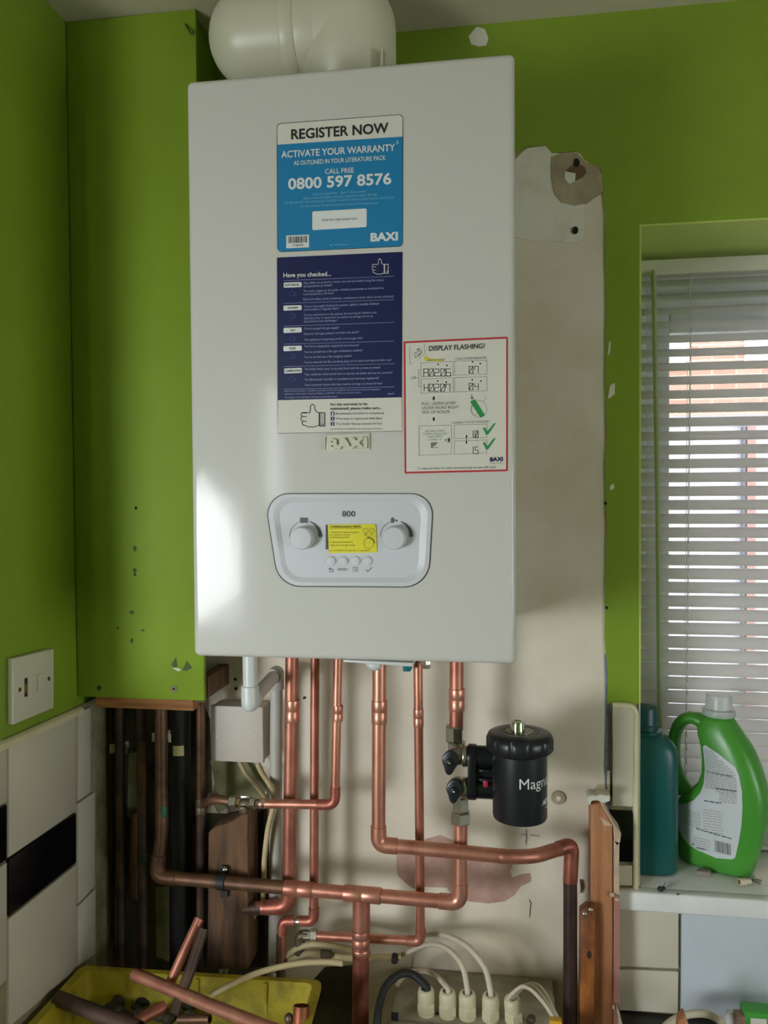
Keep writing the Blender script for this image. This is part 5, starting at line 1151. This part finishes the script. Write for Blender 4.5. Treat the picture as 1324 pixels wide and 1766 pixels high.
def offcut(pts, r, m, label, cat='pipe offcut', hollow=True, name='pipe_offcut'):
    p = [np.array(q, float) for q in pts]; mb = MB()
    mb.tube(p, r, 18, False); n_ = len(p)
    d0 = (p[1]-p[0])/np.linalg.norm(p[1]-p[0]); d1 = (p[-2]-p[-1])/np.linalg.norm(p[-2]-p[-1])
    for q, d in ((p[0], d0), (p[-1], d1)): mb.lathe(q, d, [(r, 0), (r*0.88, 0.0002), (r*0.86, 0.012), (0.0002, 0.0121)], 18, False, False)
    return tag(mb.build(name, m), label, cat, 'pipe offcuts in the yellow crate')
offcut([P(232, 1680, -0.20), P(352, 1730, -0.262), P(505, 1790, -0.35)], 0.0095, copper, 'bright copper tube lying slanted across the crate, in front of the standing offcuts')
offcut([P(344, 1584, -0.165), P(318, 1640, -0.19), P(290, 1703, -0.215)], 0.0078, copper2, 'copper offcut standing up in the crate, leaning right, tallest of the pair')
offcut([P(351, 1602, -0.185), P(330, 1668, -0.215), P(300, 1750, -0.26)], 0.0085, darkcop, 'blackened offcut standing up in the crate just right of the tall copper one')
offcut([P(100, 1722, -0.24), P(160, 1745, -0.27), P(240, 1775, -0.31)], 0.0115, darkcop, 'thick dark brown pipe lying at the left end of the crate')
offcut([P(284, 1736, -0.250), P(252, 1752, -0.275), P(200, 1785, -0.32)], 0.0085, copper2, 'short copper offcut slanting down left in the middle of the crate')
offcut([P(308, 1758, -0.26), P(362, 1757, -0.268)], 0.0062, oldcop, 'small copper offcut lying level under the slanted bright tube')
offcut([P(520, 1734, -0.222), P(517, 1790, -0.236)], 0.0125, mat('orange_brown_copper', srgb(160, 92, 58), 0.5, 0.5, var=0.3, vscale=30), 'wide orange-brown offcut upright in the right corner of the crate')
tag(MB().ball(P(498, 1757, -0.23), 0.007, 12, 8, (1, 1, 1.2)).build('pipe_fitting', dullmetal), 'small grey metal fitting beside the upright offcut in the crate', 'fitting')
cable('cable_offcut', [P(362, 1718, -0.20), P(400, 1697, -0.185), P(450, 1676, -0.165), P(510, 1662, -0.155), P(560, 1659, -0.15), P(591, 1661.5, -0.15)], 0.0048, cablec, 'cut length of cream cable lying over the crate rim')
rb = MB(); random.seed(5)
for i in range(26):
    p = PZ(random.uniform(190, 330), random.uniform(1715, 1760), zw+0.03+random.uniform(0, .02)); s_ = random.uniform(.006, .013); rb.ball(p, s_, 7, 5, (random.uniform(.7, 1.5), 1, random.uniform(.5, 1)))
ro_ = rb.build('rubble', mat('dark_rubble', srgb(74, 70, 50), .9, col2=srgb(28, 26, 18), vscale=40)); ro_['kind'] = 'stuff'; ro_['label'] = 'dark dusty rubble heaped in the yellow crate'; ro_['category'] = 'rubble'

# ================================================================== ON THE WINDOW SILL
zs = ZS+0.0004
# teal bottle
bx, by = 0.654, 0.078
tb = thing('teal_bottle', (bx, by, zs), 'dark teal plastic bottle with screw cap on the sill, behind the tile corner', 'bottle')
def sqloft(mb, rows, e1, e2, org, ne=2.8, seg=36):
    """rows: (z, left, right, halfthickness) superellipse sections"""
    vs = []; 
    for (z, sl, sr, b) in rows:
        c = (sl+sr)/2; a = (sr-sl)/2
        for j in range(seg):
            t = 2*PI*j/seg; ct, st = math.cos(t), math.sin(t)
            x = c+a*math.copysign(abs(ct)**(2/ne), ct); y = b*math.copysign(abs(st)**(2/ne), st)
            vs.append(org+e1*x+e2*y+np.array([0, 0, z]))
    n = len(rows); fs = [(i*seg+j, i*seg+(j+1) % seg, (i+1)*seg+(j+1) % seg, (i+1)*seg+j) for i in range(n-1) for j in range(seg)]
    mb.add(vs, fs, True); k = len(mb.v)-len(vs)
    mb.f.append(tuple(k+j for j in range(seg-1, -1, -1))); mb.sm.append(False); mb.f.append(tuple(k+(n-1)*seg+j for j in range(seg))); mb.sm.append(False)
Zt = lambda v: P(1113, v, by-0.02)[2]-zs
RT = 0.0545; org = np.array([bx, by, zs]); mb = MB()
rows = [(0, -.048, .048, .036), (.003, -.052, .052, .040), (.008, -RT, RT, .042), (Zt(1320), -RT, RT, .042), (Zt(1300), -RT*.985, RT*.985, .041), (Zt(1288), -RT*.93, RT*.93, .039), (Zt(1278), -.043, .043, .036), (Zt(1271), -.031, .031, .029), (Zt(1268), -.029, .029, .0275)]
sqloft(mb, rows, np.array([1.0, 0, 0]), np.array([0, 1.0, 0]), org, 3.6); mb.build('bottle_body', teal, tb, solid=False)
MB().lathe(org+np.array([0, 0, Zt(1269)]), (0, 0, 1), [(.029, 0), (.0295, .001), (.0295, .006), (.028, .007), (.0225, .0075), (.0225, .010)], 36).build('neck_collar', teal, tb)
MB().lathe(org+np.array([0, 0, Zt(1259)]), (0, 0, 1), [(.0225, 0), (.0236, .0008), (.0236, .006), (.0222, .0068), (.0218, .008), (.0218, .033), (.0208, .036), (.0003, .037)], 36).build('screw_cap', tealc, tb)
# green detergent jug
yaw = math.radians(-33); E1 = np.array([math.cos(yaw), math.sin(yaw), 0]); E2 = np.array([-math.sin(yaw), math.cos(yaw), 0]); JO = np.array([0.776, 0.098, zs])
jg = thing('detergent_jug', tuple(JO), 'bright green handled plastic jug with grey back label and clear cap on the sill', 'jug')
jrows = [(0, -.050, .056, .024), (.002, -.056, .062, .029), (.006, -.060, .066, .032), (.03, -.063, .073, .034), (.06, -.064, .081, .0355), (.09, -.063, .087, .0365), (.107, -.060, .090, .037), (.122, -.050, .091, .037), (.133, -.036, .0905, .0365), (.145, -.025, .089, .036), (.165, -.019, .085, .0355), (.19, -.0185, .077, .035), (.215, -.021, .066, .034), (.232, -.026, .055, .033), (.246, -.027, .044, .031), (.256, -.021, .036, .0285), (.262, -.0175, .032, .0265), (.266, -.0165, .031, .0245)]
mb = MB(); sqloft(mb, jrows, E1, E2, JO, 2.7, 44)
hp_ = [(-.018, .250), (-.034, .256), (-.050, .252), (-.063, .238), (-.071, .214), (-.0725, .185), (-.070, .160), (-.062, .138), (-.050, .118)]
hpts = smooth_path([JO+E1*s_+np.array([0, 0, z]) for s_, z in hp_], 6); nh = len(hpts); vs = []
for i, p in enumerate(hpts):
    t = hpts[min(i+1, nh-1)]-hpts[max(i-1, 0)]; t /= np.linalg.norm(t); nn = np.cross(t, E2); w = 0.0105+0.004*(abs(2*i/(nh-1)-1))**3
    for j in range(18):
        a = 2*PI*j/18; vs.append(p+nn*w*math.cos(a)+E2*0.016*math.sin(a))
mb.add(vs, [(i*18+j, i*18+(j+1) % 18, (i+1)*18+(j+1) % 18, (i+1)*18+j) for i in range(nh-1) for j in range(18)], True)
mb.build('jug_body', jugm, jg, solid=False)
nc = JO+E1*0.0075+np.array([0, 0, .266])
MB().lathe(nc, (0, 0, 1), [(.0235, -.002), (.0255, 0), (.0255, .003), (.0235, .004), (.0235, .008)], 36).build('neck', jugm, jg)
cpb = MB(); prof = [(.0272, 0), (.0278, .001), (.0278, .010), (.0268, .011), (.0222, .0125), (.0215, .034), (.0205, .0365), (.0003, .0368)]
cpb.lathe(nc+np.array([0, 0, .0025]), (0, 0, 1), prof, 72, False, True, lobes=lambda a, h: 1-0.02*(1 if (h < .0105 and (a*36/PI) % 1 < .5) else 0)); cpb.build('measuring_cap', capm, jg)
# its label, following the body's curved side
def body_at(s_, z):
    for i in range(len(jrows)-1):
        if jrows[i][0] <= z <= jrows[i+1][0]:
            t = (z-jrows[i][0])/(jrows[i+1][0]-jrows[i][0]); l, r, b = [jrows[i][k]*(1-t)+jrows[i+1][k]*t for k in (1, 2, 3)]; break
    else: l, r, b = jrows[-1][1:]
    q = min(0.999, abs((s_-(l+r)/2)/((r-l)/2))); return b*(1-q**2.7)**(1/2.7)
def to_sz(u, v):
    d = ray(u, v); t_ = -0.034; p0 = JO+E2*t_; k = ((p0-CAMP)@E2)/(d@E2); p = CAMP+d*k-JO; return p@E1, p[2]
def onbody(s_, z, off): return JO+E1*s_-E2*(body_at(s_, z)+off)+np.array([0, 0, z])
C8 = lambda x, y: (980+x/3.849, 1160+y/3.849)
lab = [to_sz(*C8(*p)) for p in ((880, 485), (905, 484), (1000, 540), (1060, 588), (1108, 628), (1130, 680), (1152, 790), (1156, 900), (1148, 1010), (1128, 1130), (1102, 1236), (1080, 1243), (980, 1230), (880, 1190), (800, 1148), (750, 1100), (722, 1058), (716, 960), (716, 885), (760, 876), (830, 850), (872, 800), (892, 740), (898, 640), (890, 560))]
zl0, zl1 = min(p[1] for p in lab), max(p[1] for p in lab); mb = MB(); NR, NC = 44, 14; vs = []; fs = []
for i in range(NR+1):
    z = zl0+(zl1-zl0)*(0.001+0.998*i/NR); xs = []
    for k in range(len(lab)):
        a, b = lab[k-1], lab[k]
        if (a[1]-z)*(b[1]-z) <= 0 and a[1] != b[1]: xs.append(a[0]+(b[0]-a[0])*(z-a[1])/(b[1]-a[1]))
    x0_, x1_ = min(xs), max(xs)
    vs += [onbody(x0_+(x1_-x0_)*k/NC, z, 0.0007) for k in range(NC+1)]
fs = [(i*(NC+1)+k, i*(NC+1)+k+1, (i+1)*(NC+1)+k+1, (i+1)*(NC+1)+k) for i in range(NR) for k in range(NC)]
jl = mb.add(vs, fs, True).build('back_label', labelm, jg, solid=False)
def jline(mb, x0_, y0_, x1_, y1_, w, off=0.0012):
    n_ = 5; A, B = [], []
    for k in range(n_+1):
        x, y = x0_+(x1_-x0_)*k/n_, y0_+(y1_-y0_)*k/n_
        A.append(onbody(*to_sz(*C8(x, y-w/2)), off)); B.append(onbody(*to_sz(*C8(x, y+w/2)), off))
    mb.add(A+B, [(k, k+1, n_+2+k, n_+1+k) for k in range(n_)])
rnd = random.Random(11); mb = MB()
def words(mb, x0_, x1_, y0_, slope, w, gap=(3, 7), ln=(8, 34)):
    x = x0_
    while x < x1_-6:
        l = min(rnd.uniform(*ln), x1_-x); jline(mb, x, y0_+slope*(x-x0_), x+l, y0_+slope*(x+l-x0_), w); x += l+rnd.uniform(*gap)
for i, y0_ in enumerate(range(512, 660, 13)): words(mb, 902, min(1110, 940+(y0_-500)*1.35), y0_, 0.2, 5)
for y0_ in range(668, 770, 13): words(mb, 905, 1118, y0_, 0.16, 5)
for y0_ in range(776, 860, 13): words(mb, 1005 if y0_ > 800 else 980, 1120, y0_-4, 0.12, 5)
for y0_ in range(905, 1000, 15): words(mb, 735, 880, y0_, 0.2, 4)
for y0_ in range(905, 1060, 18): words(mb, 900, 1030, y0_, 0.14, 4)
for y0_ in range(1090, 1170, 16): words(mb, 830, 945, y0_, 0.2, 4)
mb.build('small_print', inkl, jl, solid=False)['kind'] = 'stuff'
mb = MB(); words(mb, 905, 1090, 655, 0.17, 7); words(mb, 980, 1120, 765, .13, 7); words(mb, 905, 1020, 846, .15, 8); words(mb, 850, 1090, 1030, .3, 8); jline(mb, 822, 1138, 832, 1140, 14); words(mb, 850, 910, 1160, .2, 10)
mb.build('bold_print', inkg, jl, solid=False)['kind'] = 'stuff'
mb = MB(); x = 975
while x < 1078:
    w = rnd.choice((3, 4, 6, 8)); 
    A = [onbody(*to_sz(*C8(xx, yy+(xx-975)*.28)), 0.0012) for xx, yy in ((x, 1108), (x+w, 1108), (x+w, 1185), (x, 1185))]; mb.add(A, [(0, 1, 2, 3)]); x += w+rnd.choice((4, 5, 7))
mb.build('barcode', inkg, jl, solid=False)['kind'] = 'stuff'
# bits on the sill
def onsill(u, v): p = PZ(u, v, zs); return p
p = onsill(1213, 1509); gr = MB(); gr.prism([p+np.array([-.014, -.005, 0]), p+np.array([.010, -.008, 0]), p+np.array([.013, .006, 0]), p+np.array([-.008, .008, 0])], (0, 0, .0085)); tag(gr.build('rubber_stopper', rubgrey, bevel=0.002), 'small grey rubber block on the sill in front of the green jug', 'scrap')
p = onsill(1289, 1527); jk = thing('wire_connector', tuple(p), 'tiny cream screw connector with bare wires on the sill, right of the jug', 'connector')
ax = np.array([0.9, 0.25, 0.0]); ax /= np.linalg.norm(ax); q = p+np.array([-.014, -.002, .0062])
MB().lathe(q, ax, [(.0040, .004), (.0042, 0), (.0060, 0), (.0060, .012), (.0045, .014), (.0045, .020), (.0003, .020)], 18, True, True).build('connector_body', mat('cream_connector', srgb(206, 196, 170), .45), jk)
MB().lathe(q-ax*.0002, ax, [(.0040, 0), (.0003, .0002)], 14, True, False).build('connector_bore', brickhole, jk)
for k in range(3): MB().tube(smooth_path([q+ax*.018, q+ax*.026+np.array([0, (k-1)*.003, .001]), q+ax*(.036+k*.003)+np.array([0, (k-1)*.006, -.0035])], 5), 0.0011, 6).build('bare_wire', nickel if k else dullmetal, jk)
MB().tube(smooth_path([onsill(1268, 1511)+np.array([0, 0, .001]), onsill(1280, 1517)+np.array([0, 0, .003]), q+ax*.004+np.array([0, .005, .004])], 5), 0.0011, 6).build('bare_wire', dullmetal, jk)
p = onsill(1139, 1537); cb_ = MB(); cb_.ball(p+np.array([0, 0, .004]), .0052, 8, 6, (1.1, .9, .8)); cb_.ball(p+np.array([.005, .002, .005]), .003, 7, 5); cb_.tube([p+np.array([.004, .002, .006]), p+np.array([.008, .003, .014])], .0006, 5); tag(cb_.build('black_crumb', mat('black_lump', (.02, .02, .018), .6)), 'black crumb on the sill in front of the teal bottle', 'scrap')
p = onsill(1169, 1543.5); tag(MB().ball(p+np.array([0, 0, .0013]), .0018, 8, 6).build('black_speck', MATS['black_lump']), 'tiny black speck right of the black crumb on the sill edge', 'scrap')

# ================================================================== CLUTTER ON THE WORKTOP, BOTTOM RIGHT
def onwt(u, v, dz=0): return PZ(u, v, zw+dz)
tag(MB().tube(smooth_path([P(1128, 1790, -0.13), P(1160, 1760, -0.10), P(1192, 1749, -0.085), P(1222, 1750, -0.085), P(1244, 1764, -0.10), P(1252, 1790, -0.12)], 8), 0.0058, 12).build('cable', cablew), 'fat white cable loop on the worktop at the bottom right', 'cable')
a = P(1176, 1756, -0.155); tag(MB().prism([P(u, v, -0.165) for u, v in ((1168, 1800), (1170, 1762), (1182, 1752), (1190, 1775), (1194, 1800))], (0, 0.02, 0)).build('wood_chip', woodp, bevel=0.001), 'wooden chip standing in front of the fat white cable', 'timber')
p = P(1257, 1745, -0.06); tg = thing('silicone_tube', (p[0], -0.06, zw), 'white tube end on the worktop beside the green packet', 'tube')
MB().lathe((p[0], -0.06, zw+0.0005), (0, 0, 1), [(.0085, 0), (.0085, p[2]-zw-.006), (.006, p[2]-zw), (.0003, p[2]-zw+.0005)], 20).build('tube_body', pvcw, tg)
p = P(1275, 1747, -0.065); tag(MB().box((p[0]-.0075, -.075, zw+.0005), (p[0]+.0075, -.055, p[2])).build('brown_block', mat('brown_card', srgb(160, 128, 108), .7), bevel=.0015), 'brown cardboard block between the white tube and the green packet', 'box')
p0_, p1_ = P(1284, 1745, -0.075), P(1360, 1752, -0.075)
gpk = thing('green_packet', ((p0_[0]+p1_[0])/2, -0.085, zw), 'green packet with pale print in the bottom right corner', 'packet')
MB().prism([(p0_[0], -.075, zw+.0005), (p1_[0], -.075, zw+.0005), (p1_[0], -.075, p1_[2]), (p0_[0], -.075, p0_[2])], (0, .03, 0)).build('packet_body', mat('green_packet_card', srgb(70, 160, 60), .4), gpk, bevel=.003)
tag_ = P(1296, 1756, -0.0757); MB().prism([P(u, v, -0.0757) for u, v in ((1294, 1756), (1322, 1758), (1322, 1780), (1294, 1780))], (0, .0006, 0)).build('packet_panel', paperw, gpk)
